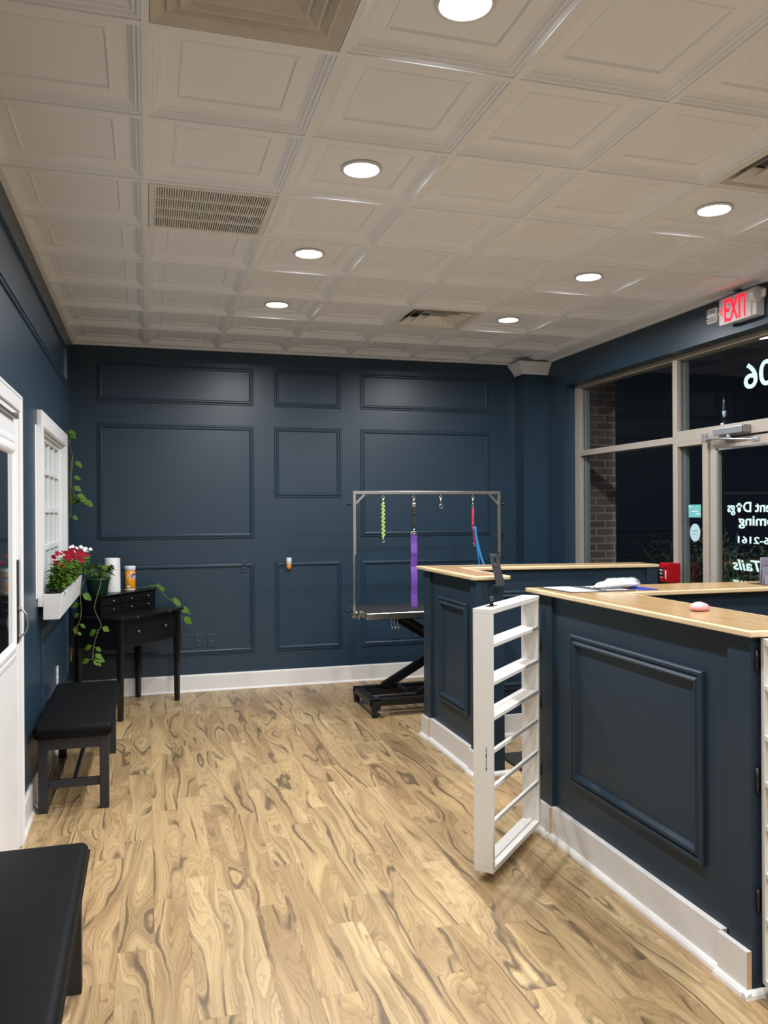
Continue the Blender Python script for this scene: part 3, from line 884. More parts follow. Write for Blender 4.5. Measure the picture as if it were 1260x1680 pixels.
g1 = gate('half_gate', 'white slatted half gate standing open between the two counters', (HGX, HGY, 0), R(225), flip=-1)
b = MB(); b.box(.500, .560, -.062, -.030, 1.178, 1.182)
b.tube([(.522, -.046, 1.182), (.522, -.046, 1.212)], .006, 10).tube([(.538, -.046, 1.182), (.538, -.046, 1.212)], .006, 10)
b.ball((.522, -.046, 1.214), .0075, 8).ball((.538, -.046, 1.214), .0075, 8)
b.build('latch_peg', BLACKM, g1)
b = MB()
for (sx, z0, z1) in ((.0, .56, .585), (.004, .535, .557), (0, .50, .53), (.006, .485, .497)):
    b.box(.6452, .6456, -.030 - sx * .2, -.027 + sx * .2, z0, z1)
b.build('paint_scuff', BLACKM, g1)
for (z0, z1) in ((.90, .985), (.62, .70), (.285, .36)):
    b = MB().box(-.022, -.001, -.05, -.006, z0, z1); b.tube([(-.012, -.003, z0), (-.012, -.003, z1)], .008, 10)
    b.build('hinge', BLACKM, g1)
g2 = gate('half_gate', 'white slatted half gate cut off by the right edge of the photo', (1.934, 2.243, 0), R(-106), flip=1)
g2.children
for (z0, z1) in ((1.068, 1.138), (.664, .749), (.275, .351)):
    b = MB().box(-.012, -.001, .0, .05, z0, z1); b.tube([(-.007, -.010, z0), (-.007, -.010, z1)], .007, 10)
    b.build('hinge', BLACKM, g2)

# rubber mat behind the gate
b = MB().prism([(2.20, 4.28), (3.2, 4.28), (3.2, 4.95), (2.20, 4.95)], 0.001, .014)
tag(b.build('floor_mat', RUBBER, None, .004), 'black rubber mat on the floor behind the open gate', 'mat')
# ------------------------------------------------------------------ things on the near counter
Zc = CZ + .0005
b = MB().prism([(1.915, 3.60), (2.10, 3.46), (2.16, 3.50), (2.01, 3.84), (1.955, 3.84)], Zc, Zc + .004)
b = MB(); 
def sheet(name, label, cat, pts, z, th, m, top=None, topm=None):
    b = MB().prism(pts, z, z + th)
    if top: b.prism(top, z + th - .0002, z + th + .0004, 1)
    o = b.build(name, [m, topm or m]); return tag(o, label, cat)
sheet('magazine', 'black bordered white leaflet lying at the left corner of the oak counter', 'leaflet',
      [(1.925, 3.80), (1.945, 3.52), (2.155, 3.515), (2.13, 3.80)], Zc, .003, PRINT, [(1.945, 3.795), (1.965, 3.532), (2.10, 3.527), (2.08, 3.795)], CARDW)
b = MB().prism([(2.15, 3.52), (2.30, 3.515), (2.28, 3.80), (2.14, 3.80)], Zc, Zc + .003)
for k in range(5):
    y = 3.55 + k * .05
    b.prism([(2.165, y), (2.28, y), (2.28, y + .02), (2.165, y + .02)], Zc + .0028, Zc + .0036, 1)
tag(b.build('brochure', [PRINT, CARDW]), 'dark brochure with white stripes beside the fluffy duster', 'brochure')
sheet('folder', 'royal blue card peeping out under the fluffy duster', 'folder', [(2.33, 3.53), (2.43, 3.52), (2.43, 3.66), (2.33, 3.70)], Zc, .003, DKBLUE)

# fluffy duster
t = empty('duster', 'white fluffy duster lying on the oak counter', 'duster', (2.275, 3.64, Zc + .004))
t.scale = (.78, .85, .85)
b = MB(); rnd = random.Random(5)
prof = [(-.16, .008), (-.12, .018), (-.05, .022), (.02, .026), (.09, .026), (.12, .018), (.135, .004)]
N = 12; vs = []
for (x, r) in prof:
    for k in range(N):
        a = 2 * PI * k / N; vs.append((x, .055 * math.cos(a) * min(1, r / .02), r + r * math.sin(a)))
fs = [(i * N + k, (i + 1) * N + k, (i + 1) * N + (k + 1) % N, i * N + (k + 1) % N) for i in range(len(prof) - 1) for k in range(N)]
fs += [tuple(range(N)), tuple((len(prof) - 1) * N + k for k in range(N - 1, -1, -1))]
b.add(vs, fs, None, True); b.build('duster_core', FLUFF, t)
b = MB()
for k in range(1500):
    x = rnd.uniform(-.06, .13); a = rnd.uniform(-.2, PI + .2); r = .025
    p = Vector((x, .05 * math.cos(a), r + r * .9 * math.sin(a)))
    d = Vector((rnd.gauss(0, .35), math.cos(a) + rnd.gauss(0, .3), max(.1, math.sin(a)) + rnd.gauss(0, .3))).normalized()
    L_ = rnd.uniform(.006, .018); s = d.cross(Vector((rnd.gauss(0, 1), rnd.gauss(0, 1), 1))).normalized() * .0012
    b.add([p - s, p + s, p + d * L_], [(0, 1, 2)])
o = b.build('fluff', FLUFF, t); o['kind'] = 'stuff'

# pink detangling brush
t = empty('pet_brush', 'glossy pink teardrop shaped brush lying on the oak counter', 'brush', (2.075, 2.735, Zc), R(20))
b = MB(); N = 24; vs = []; prof = [(0, .75), (.008, .98), (.016, 1.0), (.026, .82), (.032, .5), (.035, .0)]
def outline(a):
    x = .052 * math.cos(a) * (1.25 if math.cos(a) > 0 else .95); y = .033 * math.sin(a) * (1 - .35 * max(0, math.cos(a)))
    return x, y + .006 * max(0, math.cos(a))
for z, s in prof:
    for k in range(N):
        x, y = outline(2 * PI * k / N); vs.append((x * s, y * s, z * (1 - .25 * max(0, x * s / .06))))
fs = [(i * N + k, i * N + (k + 1) % N, (i + 1) * N + (k + 1) % N, (i + 1) * N + k) for i in range(len(prof) - 1) for k in range(N)] + [tuple(range(N - 1, -1, -1))]
b.add(vs, fs, None, True); b.build('shell', PINKB, t)

# brochure holder
t = empty('brochure_holder', 'clear acrylic brochure holder on the counter by the glass door', 'holder', (3.17, 3.60, Zc), R(4))
for k, (y, z) in enumerate(((-.055, .055), (-.02, .10), (.015, .15))):
    MB().beam((0, y, 0), (0, y + .018, z), .004, .004) 
    b = MB().add([(-.10 + k * .018, y, 0), (.12, y, 0), (.12, y + .02, z), (-.10 + k * .018 + .025, y + .02, z), (-.10 + k * .018, y + .003, 0), (.12, y + .003, 0), (.12, y + .023, z), (-.10 + k * .018 + .025, y + .023, z)],
                 [(0, 1, 2, 3), (7, 6, 5, 4), (0, 3, 7, 4), (1, 5, 6, 2), (3, 2, 6, 7), (0, 4, 5, 1)])
    b.build('pocket', ACRYL, t)
    b = MB().add([(-.085 + k * .018, y + .008, .003), (.11, y + .008, .003), (.11, y + .026, z * .93), (-.085 + k * .018 + .022, y + .026, z * .93)], [(0, 1, 2, 3)])
    o = b.build('card', CARDG, t); md = o.modifiers.new('s', 'SOLIDIFY'); md.thickness = .002
MB().box(-.10, .12, -.06, .055, 0, .003).build('base', ACRYL, t)

# ------------------------------------------------------------------ grooming table
t = empty('grooming_table', 'steel edged black grooming table with scissor lift and overhead arm', 'table', (2.235, 6.415, 0))
def lt(o): return o
TXa, TXb, TYa, TYb, TZ = -.605, .625, -.29, .29, .812
b = MB().box(TXa, TXb, TYa, TYb, TZ - .048, TZ); b.build('tabletop_rim', STEEL, t, .006, 3)
MB().box(TXa + .012, TXb - .012, TYa + .012, TYb - .012, TZ - .001, TZ + .003).build('rubber_surface', RUBBER, t, .001)
b = MB()
for (y) in (-.20, .20): b.box(TXa + .15, TXb - .10, y - .018, y + .018, TZ - .064, TZ - .048)
b.box(TXa + .15, TXa + .18, -.2, .2, TZ - .064, TZ - .048)
b.build('under_rail', BLACKM, t)
b = MB()
BZ = .085
for y in (-.245, .245): b.box(-.50, .55, y - .03, y + .03, BZ, BZ + .055)
b.box(-.57, -.50, -.30, .30, BZ - .0, BZ + .045); b.box(.50, .57, -.30, .30, BZ, BZ + .045)
for y in (-.275, .275): b.box(-.57, -.50, y - .03, y + .03, BZ - .03, BZ + .045); b.box(.5, .57, y - .03, y + .03, BZ - .03, BZ + .045)
b.build('base_frame', BLACKM, t, .003)
b = MB()
for y in (-.13, .13): b.box(-.46, .5, y - .018, y + .018, BZ + .002, BZ + .045)
b.build('slide_rail', BLACKM, t)
for (xa, xb, yy, za, zb) in ((-.30, .30, .215, BZ + .05, .45), (-.12, .42, -.20, BZ + .05, .45)):
    pass
MB().beam((-.34, .19, BZ + .05), (.36, .19, .52), .03, .075).build('scissor_arm', BLACKM, t, .003)
MB().beam((-.16, -.17, BZ + .05), (.50, -.17, .47), .03, .060).build('scissor_arm', BLACKM, t, .003)
MB().beam((-.30, .19, .77), (.36, .19, .36), .03, .085).build('scissor_arm', BLACKM, t, .003)
MB().beam((-.28, -.17, .765), (.42, -.17, .34), .03, .045).build('scissor_arm', BLACKM, t, .003)
MB().tube([(-.25, -.17, BZ + .09), (-.25, .19, BZ + .09)], .016, 10).build('cross_tube', BLACKM, t)
b = MB().tube(seg_lines([(-.26, -.19, .76), (-.05, -.20, .60), (.02, -.19, .57), (.07, -.19, .60), (.1, -.19, .66)], 5), .003, 6)
b.build('cable', BLACKM, t)
for x in (-.545, .535):
    for y in (-.28, .28):
        b = MB(); b.tube([(x, y, BZ - .03), (x, y, .052)], .010, 8)
        b.box(x - .017, x + .017, y - .020, y - .015, .02, .06)
        b.box(x - .017, x + .017, y + .015, y + .020, .02, .06)
        o = b.build('caster', BLACKM, t)
        w = MB()
        for s in (-.013, .013):
            w.lathe([(1e-4, -.008), (.024, -.008), (.029, -.004), (.029, .004), (.024, .008), (1e-4, .008)], (x + s, y, .0295), 20, 'X')
        w.build('wheel', RUBBER, o)
PX0, PX1, PZT = -.628, .636, 1.755
def post(x, sgn):
    b = MB().box(x - .0125, x + .0125, -.0125, .0125, 1.25, PZT - .012); o = b.build('upper_post', CHROME, t, .002)
    MB().box(x - .008 - .004 * sgn, x + .008 - .004 * sgn, -.008, .008, .745, 1.26).build('lower_post', CHROME, t, .001)
    MB().beam((x, 0, PZT - .10), (x + sgn * .088, 0, PZT - .012), .018, .012, (0, 1, 0)).build('corner_brace', CHROME, t)
    b = MB().tube([(x, 0, 1.66), (x - sgn * .035, 0, 1.66)], .006, 8)
    b.ball((x - sgn * .045, 0, 1.66), .014, 8)
    b.beam((x - sgn * .044, 0, 1.645), (x - sgn * .044, 0, 1.675), .018, .012)
    b.build('thumb_knob', BLACKM, t)
post(PX0, 1); post(PX1, -1)
MB().box(PX0 - .0125, PX1 + .0125, -.0125, .0125, PZT - .0125, PZT + .0125).build('crossbar', CHROME, t, .002)
b = MB().tube([(-.02, 0, PZT + .012), (-.02, 0, PZT + .03)], .005, 8); b.box(-.042, .002, -.006, .006, PZT + .028, PZT + .036)
b.build('wing_screw', BLACKM, t)
# clamps
b = MB(); b.box(PX0 - .03, PX0 + .02, -.035, .035, TZ - .065, TZ - .05); b.box(PX0 - .02, PX0 - .004, -.03, .03, TZ - .065, TZ + .0)
b.tube([(PX0 + .028, -.03, TZ - .08), (PX0 + .028, -.03, TZ - .02)], .006, 8); b.ball((PX0 + .028, -.03, TZ - .05), .012, 8); b.ball((PX0 + .006, -.034, TZ - .022), .012, 8)
b.build('post_clamp', CHROME, t)
b = MB().tube([(PX0 - .02, .02, TZ - .012), (PX0 - .05, .02, TZ - .012)], .006, 8); b.ball((PX0 - .055, .02, TZ - .014), .016, 8); b.ball((PX0 - .052, .05, TZ - .02), .014, 8)
b.build('clamp_knob', BLACKM, t)
b = MB().tube([(PX1, 0, 1.395), (PX1 - .03, 0, 1.395)], .005, 8); b.ball((PX1 - .036, 0, 1.395), .010, 8)
b.tube([(PX1, 0, 1.395), (PX1 + .03, 0, 1.395)], .007, 8); b.beam((PX1 + .028, 0, 1.385), (PX1 + .050, 0, 1.43), .012, .008); b.beam((PX1 + .03, 0, 1.355), (PX1 + .046, 0, 1.39), .014, .008)
b.build('post_latch', BLACKM, t)
b = MB().tube([(PX1 - .03, 0, 1.21), (PX1 + .06, 0, 1.205)], .0045, 8); b.ball((PX1 + .012, 0, 1.207), .011, 8)
b.build('post_lever', BLACKM, t)
b = MB()
for k in range(3):
    x = -.40 + k * .025
    b.tube(seg_lines([(x, -.27, TZ - .05), (x, -.272, TZ - .11), (x + .006, -.276, TZ - .128), (x + .012, -.272, TZ - .112)], 4), .0025, 6)
b.box(-.44, -.10, -.28, -.262, TZ - .045, TZ - .037)
b.build('hook_rack', STEEL, t)
# eye bolts under the bar
HK = (-.385, -.122, .113, .400)
for x in HK:
    b = MB().tube([(x, 0, PZT - .012), (x, 0, PZT - .028)], .004, 6)
    b.tube([(x + .012 * math.cos(a), 0, PZT - .040 + .012 * math.sin(a)) for a in [2 * PI * k / 12 for k in range(13)]], .0025, 6)
    b.build('eye_bolt', CHROME, t)
GTX, GTY = 2.235, 6.415
def snap(b, x, z, L_=.05, mi=0):
    """a small swivel snap hanging from z downwards"""
    b.tube([(x, 0, z), (x, 0, z - L_ * .35)], .0035, 6, mi)
    b.lathe([(.006, 0), (.008, .006), (.006, .012)], (x, 0, z - L_ * .45), 8, 'Z', mi)
    n = 12; b.tube([(x + .008 * math.cos(a), 0, z - L_ * .72 + .014 * math.sin(a)) for a in [2 * PI * k / n for k in range(n + 1)]], .0028, 6, mi)
ZB = PZT - .046
# neon green noose
x = HK[0]
t = empty('grooming_loop', 'neon green braided loop hanging from the left of the overhead arm', 'leash', (GTX + x, GTY, ZB))
b = MB(); snap(b, 0, .0, .04); b.build('top_snap', CHROME, t)
b = MB(); rnd = random.Random(3)
for k in range(17):
    z = -.035 - k * .0165
    w = .011 + .004 * (k % 2)
    s = 1 if k % 2 else -1
    b.beam((-w * s, .004, z), (w * s, -.004, z - .017), .015, .009, (0, 1, 0))
b.build('braided_webbing', NEON, t, .002)
b = MB(); snap(b, 0, -.315, .045); b.build('bottom_snap', CHROME, t)
# black strap
x = HK[1]
t = empty('safety_strap', 'black buckled strap hanging above the purple band', 'leash', (GTX + x, GTY, ZB))
b = MB(); snap(b, 0, 0, .045); b.build('top_snap', CHROME, t)
b = MB(); b.box(-.016, .016, -.006, .006, -.075, -.040); b.build('buckle', CHROME, t, .003)
b = MB(); b.box(-.012, .012, -.003, .003, -.245, -.07); b.box(-.018, .018, -.008, .008, -.135, -.085); b.box(-.016, .016, -.007, .007, -.235, -.160); b.build('webbing', RUBBER, t, .002)
b = MB(); snap(b, 0, -.245, .05); b.build('bottom_snap', CHROME, t)
# purple band
t = empty('belly_band', 'long purple riveted belly band hanging by a ring over the table', 'band', (GTX + x, GTY, ZB - .285))
b = MB(); b.tube([(.028 * math.cos(a), 0, -.010 + .022 * math.sin(a)) for a in [PI * k / 10 for k in range(11)]] + [(-.028, 0, -.012), (.028, 0, -.012)], .0035, 6)
b.build('ring', CHROME, t)
b = MB(); N = 16
pts = [(0.004 * math.sin(k * 1.1) + (.006 if 4 < k < 8 else 0), -.014 - k * (.605 / N)) for k in range(N + 1)]
for (y0, z0), (y1, z1) in zip(pts[:-1], pts[1:]):
    b.add([(-.027, y0, z0), (.027, y0, z0), (.027, y1, z1), (-.027, y1, z1), (-.027, y0 + .004, z0), (.027, y0 + .004, z0), (.027, y1 + .004, z1), (-.027, y1 + .004, z1)],
          [(3, 2, 1, 0), (4, 5, 6, 7), (0, 4, 7, 3), (1, 2, 6, 5)])
b.add([(-.027, pts[0][0], pts[0][1]), (.027, pts[0][0], pts[0][1]), (.027, pts[0][0] + .004, pts[0][1]), (-.027, pts[0][0] + .004, pts[0][1])], [(0, 1, 2, 3)])
band = b.build('webbing', PURPLE, t)
b = MB()
for z in (-.03, -.055, -.568, -.594):
    for xx in (-.013, .013): b.ball((xx, -.004, z), .0035, 6)
b.build('rivets', CHROME, t)
b = MB(); b.tube([(.028 * math.cos(a), 0, -.624 + .024 * math.sin(a)) for a in [PI + PI * k / 10 for k in range(11)]] + [(.028, 0, -.619), (-.028, 0, -.619)], .0035, 6)
b.build('ring', CHROME, t)
# bare snap
t = empty('snap_hook', 'bare silver snap hook hanging from the middle of the overhead arm', 'hook', (GTX + HK[2], GTY, ZB))
b = MB(); b.tube([(0, 0, .006), (0, 0, -.05)], .004, 8); b.build('shank', CHROME, t)
b = MB(); b.tube([(.004 + .013 * math.cos(a), 0, -.066 + .018 * math.sin(a)) for a in [2 * PI * k / 14 for k in range(14)]], .0035, 6); b.build('hook_loop', CHROME, t)
# pink and blue leashes
t = empty('grooming_leash', 'pink chain collar hanging from the right of the overhead arm', 'leash', (GTX + HK[3], GTY, ZB))
b = MB(); b.tube([(0, 0, 0), (0, 0, -.045)], .005, 8); snap(b, 0, -.03, .055); b.build('top_snap', CHROME, t)
b = MB(); b.box(-.010, .010, -.003, .003, -.145, -.085); b.box(-.008, .008, -.003, .003, -.215, -.150)
for k in range(9):
    z = -.215 - k * .019; b.beam((-.008 + k * .002, -.003, z), (.006 + k * .002, .003, z - .02), .008, .006, (0, 1, 0))
b.build('webbing', PINK, t, .001)
for z in (-.15, -.21, -.245, -.39):
    b = MB().tube([(.009 * math.cos(a) + (.01 if z < -.3 else 0), 0, z + .011 * math.sin(a)) for a in [2 * PI * k / 10 for k in range(11)]], .0025, 6)
    b.build('link', CHROME, t)
t = empty('grooming_leash', 'blue strap draped from the pink collar down behind the counter', 'leash', (GTX + HK[3] + .016, GTY - .008, ZB - .235))
pts = seg_lines([(0, 0, 0), (.012, 0, -.10), (.05, 0, -.25), (.11, 0, -.40), (.17, 0, -.52), (.19, -.02, -.62)], 5)
b = MB()
for p, q in zip(pts[:-1], pts[1:]): b.beam(p, p + (q - p) * 1.06, .004, .020, (1, 0, 0))
b.build('strap', BLUE, t)
pts = seg_lines([(.0, -.006, -.02), (.014, -.006, -.17), (.036, -.006, -.34), (.05, -.006, -.50), (.06, -.006, -.62)], 5)
b = MB()
for p, q in zip(pts[:-1], pts[1:]): b.beam(p, p + (q - p) * 1.06, .003, .008, (1, 0, 0))
b.build('thin_strap', BLUE, t)

# ------------------------------------------------------------------ left wall: door
w = MB()
w.box(XL - .0, -.590, 2.9, 4.262, .005, 2.085)
door2 = struct('door_2', w, WHITEC, bevel=.002)
w = MB(); w.box(XL, -.578, 4.264, 4.308, 0, 2.165); w.box(XL, -.578, 2.8, 4.264, 2.09, 2.165)
w.box(XL, -.5745, 4.296, 4.308, 0, 2.165); w.box(XL, -.5745, 2.8, 4.296, 2.15, 2.165)
struct('door_casing', w, WHITEC, door2, bevel=.003)
GY0, GY1, GZ0, GZ1 = 2.98, 4.125, .925, 1.955
b = MB(); molding(b, lambda u, v, h: (-.590 + h, -u, v), (-GY1, -GY0, GZ0, GZ1, [(0, 0), (0, .004), (.010, .008), (.028, .010), (.032, .007), (.048, .012), (.056, .017), (.070, .018), (.080, .012), (.088, .002)]))
struct('glass_frame', b, WHITEC, door2)
w = MB().box(-.590, -.5885, GY0 + .08, GY1 - .08, GZ0 + .08, GZ1 - .08)
struct('door_pane', w, MIRROR, door2)
w = MB().box(-.590, -.5865, 4.185, 4.256, .985, 1.380); struct('lock_plate', w, BLACKM, door2)
w = MB()
w.tube([(-.588, 4.22, 1.145), (-.578, 4.22, 1.145)], .013, 12); w.tube([(-.588, 4.22, 1.017), (-.578, 4.22, 1.017)], .013, 12)
w.tube([(-.584 + .040 * math.sin(a), 4.22, 1.081 + .064 * math.cos(a)) for a in [PI * k / 16 for k in range(17)]], .0045, 8)
struct('door_handle', w, PEWTER, door2)
w = MB().box(-.590, -.572, 3.0, 4.10, 2.035, 2.050); w.box(-.590, -.565, 4.09, 4.105, 2.035, 2.065)
struct('drip_rail', w, PEWTER, door2)

# ------------------------------------------------------------------ left wall: false window with mirror panes
w = MB()
cy0, cy1, cz0, cz1 = 5.10, 6.71, 1.06, 2.20
w.box(XL, -.578, cy0, cy0 + .09, cz0, cz1); w.box(XL, -.578, cy1 - .09, cy1, cz0, cz1)
w.box(XL, -.578, cy0 + .09, cy1 - .09, cz1 - .09, cz1); w.box(XL, -.578, cy0 + .09, cy1 - .09, cz0, cz0 + .05)
win4 = struct('window_4', w, WHITEC, bevel=.003)
w = MB()
wy0, wy1, wz0, wz1 = cy0 + .09, cy1 - .09, cz0 + .05, cz1 - .09
w.box(-.655, XL, WY0, wy0, wz0, wz1); w.box(-.655, XL, wy1 - .0, WY1, wz0, wz1)
w.box(-.655, XL, wy0, wy1, wz1 - .012, wz1); w.box(-.655, -.63, wy0, wy1, wz1 - .04, wz1 - .012)
w.box(-.655, -.63, wy1 - .035, wy1, wz0, wz1 - .04)
struct('window_jamb', w, WHITEC, win4)
w = MB()
for k in range(1, 5):
    y = wy0 + (wy1 - wy0) * k / 5; w.box(-.655, -.637, y - .011, y + .011, wz0, wz1 - .04)
for z in (1.375, 1.622, 1.872): w.box(-.655, -.635, wy0, wy1 - .035, z - .016, z + .016)
struct('muntin_grid', w, WHITEC, win4)
w = MB().box(-.660, -.655, wy0, wy1, wz0, wz1); struct('mirror_pane', w, MIRROR, win4)

# planter on the sill
t = empty('window_box', 'white wooden window box fixed under the mirrored window', 'planter', (-.525, 5.10, .985))
b = MB(); Lp = 1.50
def trough(b, y0, y1):
    o = [(-.052, 0), (.036, 0), (.054, .148), (-.052, .148)]; i_ = [(-.040, .012), (.026, .012), (.043, .148), (-.040, .148)]
    vs = [(x, y, z) for y in (y0, y1) for x, z in o] + [(x, y, z) for y in (y0 + .012, y1 - .012) for x, z in i_]
    fs = [(0, 1, 2, 3), (7, 6, 5, 4), (0, 4, 5, 1), (1, 5, 6, 2), (0, 3, 7, 4),
          (11, 10, 9, 8), (12, 13, 14, 15), (8, 9, 13, 12), (9, 10, 14, 13), (11, 8, 12, 15),
          (2, 6, 14, 10), (3, 2, 10, 11), (7, 3, 11, 15), (6, 7, 15, 14)]
    b.add(vs, fs, None, False)
trough(b, 0, .742); b.build('box_section', WHITEC, t, .0015)
b = MB(); trough(b, .748, Lp); b.build('box_section', WHITEC, t, .0015)
b = MB()
for y0 in (.02, .77):
    b.box(-.040, .040, y0, y0 + .70, .125, .150); b.box(-.042, .044, y0 - .002, y0 + .702, .150, .160)
b.build('black_liner', BLACKM, t)

def flowering(name, label, cat, y0, y1, n_leaf, n_fl, petal, seed, x0=-.565, x1=-.355, zt=1.335, group=None, zb=1.145, flz=None):
    rnd = random.Random(seed)
    t = empty(name, label, cat, (-.525, (y0 + y1) / 2, zb), group=group)
    yc = (y0 + y1) / 2; hw = (y1 - y0) / 2
    st = MB(); lf = MB(); tips = []
    ns = max(8, int((y1 - y0) * 34))
    for k in range(ns):
        by = rnd.uniform(-hw, hw) * .9; bx = rnd.uniform(-.03, .03)
        tx = min(x1 + .525, max(x0 + .525, bx + rnd.uniform(-.03, .13))); ty = by + rnd.uniform(-.05, .05); tz = (zt - zb) * rnd.uniform(.72, 1.0)
        pts = seg_lines([(bx, by, 0), ((bx + tx) / 2 - .005, (by + ty) / 2, tz * .5), (tx, ty, tz)], 4)
        st.tube(pts, .0022, 5); tips.append(Vector((tx, ty, tz)))
        for q in range(n_leaf):
            u = rnd.uniform(.12, 1.0); p = pts[min(len(pts) - 1, int(u * (len(pts) - 1)))]
            a = rnd.uniform(0, 2 * PI); d = Vector((math.cos(a) * .9 + .25, math.sin(a), rnd.uniform(-.35, .55)))
            if p.x < -.015 and d.x < 0: d.x *= -1
            lf.leaf(p, d, rnd.uniform(.035, .068), rnd.uniform(.015, .025), (rnd.gauss(0, .3), rnd.gauss(0, .3), 1), curl=.25)
    st.build('stem', STEM, t)['kind'] = 'stuff'; lf.build('foliage', LEAF, t)['kind'] = 'stuff'
    for k in range(n_fl):
        tp = rnd.choice(tips) if rnd.random() < .5 else Vector((rnd.uniform(x0, x1) + .525, rnd.uniform(-hw, hw), (zt - zb) * .95))
        c = tp + Vector((rnd.uniform(-.02, .04), rnd.uniform(-.04, .04), rnd.uniform(-.02, .03)))
        f = MB(); nrm = Vector((.55 + rnd.gauss(0, .2), -.6 + rnd.gauss(0, .3), .75)).normalized()
        a_ = nrm.cross(Vector((0, 0, 1))).normalized(); b_ = nrm.cross(a_)
        ph = rnd.uniform(0, 2)
        for q in range(5):
            a = ph + q * 2 * PI / 5; d = a_ * math.cos(a) + b_ * math.sin(a)
            f.leaf(c, d * 1.0 + nrm * .15, rnd.uniform(.014, .018), .013, nrm, fold=-.1, curl=.1)
        o = MB(); o.v = f.v; o.f = f.f; o.mi = f.mi; o.sm = f.sm
        o.build('flower', petal, t)
    return t
flowering('flowering_plant', 'bushy green plant with crimson flowers filling the near half of the window box', 'plant', 5.13, 5.82, 34, 46, PETR, 11)
flowering('flowering_plant', 'crimson flowered green plant in the far half of the window box, beside white blooms', 'plant', 5.87, 6.34, 38, 20, PETR, 12)
flowering('flowering_plant', 'green plant with small white flowers at the far end of the window box', 'plant', 6.36, 6.58, 30, 14, PETW, 13, zt=1.345, x1=-.42)

# vines
def vine(name, parent, pts, leaves, m_leaf, r=.0022, seed=1, size=.05):
    rnd = random.Random(seed); b = MB(); P = seg_lines(pts, 6)
    b.tube(P, r, 5)
    for (u, side, L_) in leaves:
        p = P[int(u * (len(P) - 1))]
        a = side
        d = Vector((math.cos(a), math.sin(a) * .5, -.55 + rnd.uniform(-.2, .3)))
        st = p + Vector((math.cos(a) * .018, math.sin(a) * .01, .004))
        b.tube([p, (p + st) / 2 + Vector((0, 0, .003)), st], .0014, 4)
        b.leaf(st, d, size * L_, size * L_ * .72, (rnd.gauss(0, .3), -.8, .6), 1, fold=.15, curl=.2, heart=True)
    return b.build(name, [STEM, m_leaf], parent)

t = empty('trailing_vine', 'thin green vine hanging down beside the mirrored window', 'vine', (0, 0, 0))
vine('vine_stem', t, [(-.600, 6.80, 2.235), (-.575, 6.82, 2.15), (-.553, 6.84, 2.02), (-.563, 6.83, 1.90), (-.560, 6.84, 1.79), (-.53, 6.85, 1.72), (-.50, 6.86, 1.70), (-.478, 6.86, 1.69)],
     [(.04, 3.0, .9), (.08, 1.2, .8), (.12, 2.8, 1.2), (.35, 0.4, .8), (.38, 2.6, .8), (.5, 3.0, 1.1), (.62, 2.7, .9), (.68, .3, 1.2), (.82, 2.8, 1.1), (.9, .2, .8), (.98, .1, 1.1), (.97, 2.6, .9), (.02, .3, 1.0), (.06, -.3, .9), (.30, 2.8, .9), (.33, .1, 1.1), (.46, .2, .9), (.55, .1, 1.0), (.72, 2.9, 1.0), (.76, -.2, 1.1), (.88, -.5, 1.0), (.94, .6, .8)], LEAFD, seed=4, size=.066)
vine('vine_stem', t, [(-.556, 6.83, 2.05), (-.572, 6.83, 1.85), (-.566, 6.83, 1.66), (-.572, 6.83, 1.56)], [(.9, 3.0, .9), (.98, 2.5, .7), (.96, .2, .8)], LEAFD, seed=6, size=.062)

# ------------------------------------------------------------------ writing desk in the corner
DA = math.atan2(.585, .441)
t = empty('writing_desk', 'black painted writing desk with small drawer hutch set across the corner', 'desk', (-.201, 6.625, 0), DA)
W_, D_ = .735, .40; ZT = .793
for (x, y) in ((0, 0), (W_, 0), (W_, D_), (0, D_)):
    MB().taper(x, y, 0, ZT - .022, .034, .034, .048, .048).build('leg', BLACKW, t, .002)
MB().box(-.038, W_ + .038, -.045, D_ + .03, ZT - .020, ZT).build('desktop', BLACKW, t, .004, 3)
b = MB().box(-.006, .008, .02, D_ - .02, .545, ZT - .02); b.box(W_ - .008, W_ + .006, .02, D_ - .02, .545, ZT - .02)
b.box(.02, W_ - .02, D_ - .012, D_, .545, ZT - .02); b.box(.02, W_ - .02, -.004, .012, .545, .585); b.box(.02, W_ - .02, -.004, .012, .735, ZT - .02)
b.box(.02, .06, -.004, .012, .585, .735); b.box(W_ - .06, W_ - .02, -.004, .012, .585, .735)
b.box(-.010, -.006, .02, D_ - .02, .545, .552)
b.build('apron', BLACKW, t, .0015)
b = MB().box(.062, W_ - .062, -.006, .30, .588, .732); b.box(.072, W_ - .072, -.010, -.006, .598, .722)
dr = b.build('drawer', BLACKW, t, .003)
def knob(x, z, y0, parent, r=.011):
    k = MB(); k.lathe([(1e-4, -.026), (r * .8, -.024), (r, -.019), (r * .8, -.014), (r * .45, -.010), (r * .45, 0)], (x, y0, z), 14, 'Y'); 
    return k.build('knob', PEWTER, parent)
knob(.19, .665, -.010, dr); knob(W_ - .19, .665, -.010, dr)
for x in (.16, W_ - .16):
    MB().box(x - .012, x + .012, -.047, -.044, ZT - .020, ZT + .001).build('brass_catch', PEWTER, t)
HX0, HX1, HY0, HY1, HZ1 = .02, .705, .195, .42, .955
b = MB().box(HX0, HX0 + .014, HY0, HY1, ZT, HZ1 - .014); b.box(HX1 - .014, HX1, HY0, HY1, ZT, HZ1 - .014); b.box(HX0, HX1, HY1 - .01, HY1, ZT, HZ1 - .014)
b.box(HX0 + .014, HX1 - .014, HY0 + .002, HY1 - .01, ZT, ZT + .010)
b.box(HX0 + .014, HX1 - .014, HY0 + .002, HY1 - .01, ZT + .073, ZT + .080)
b.build('hutch_case', BLACKW, t, .0015)
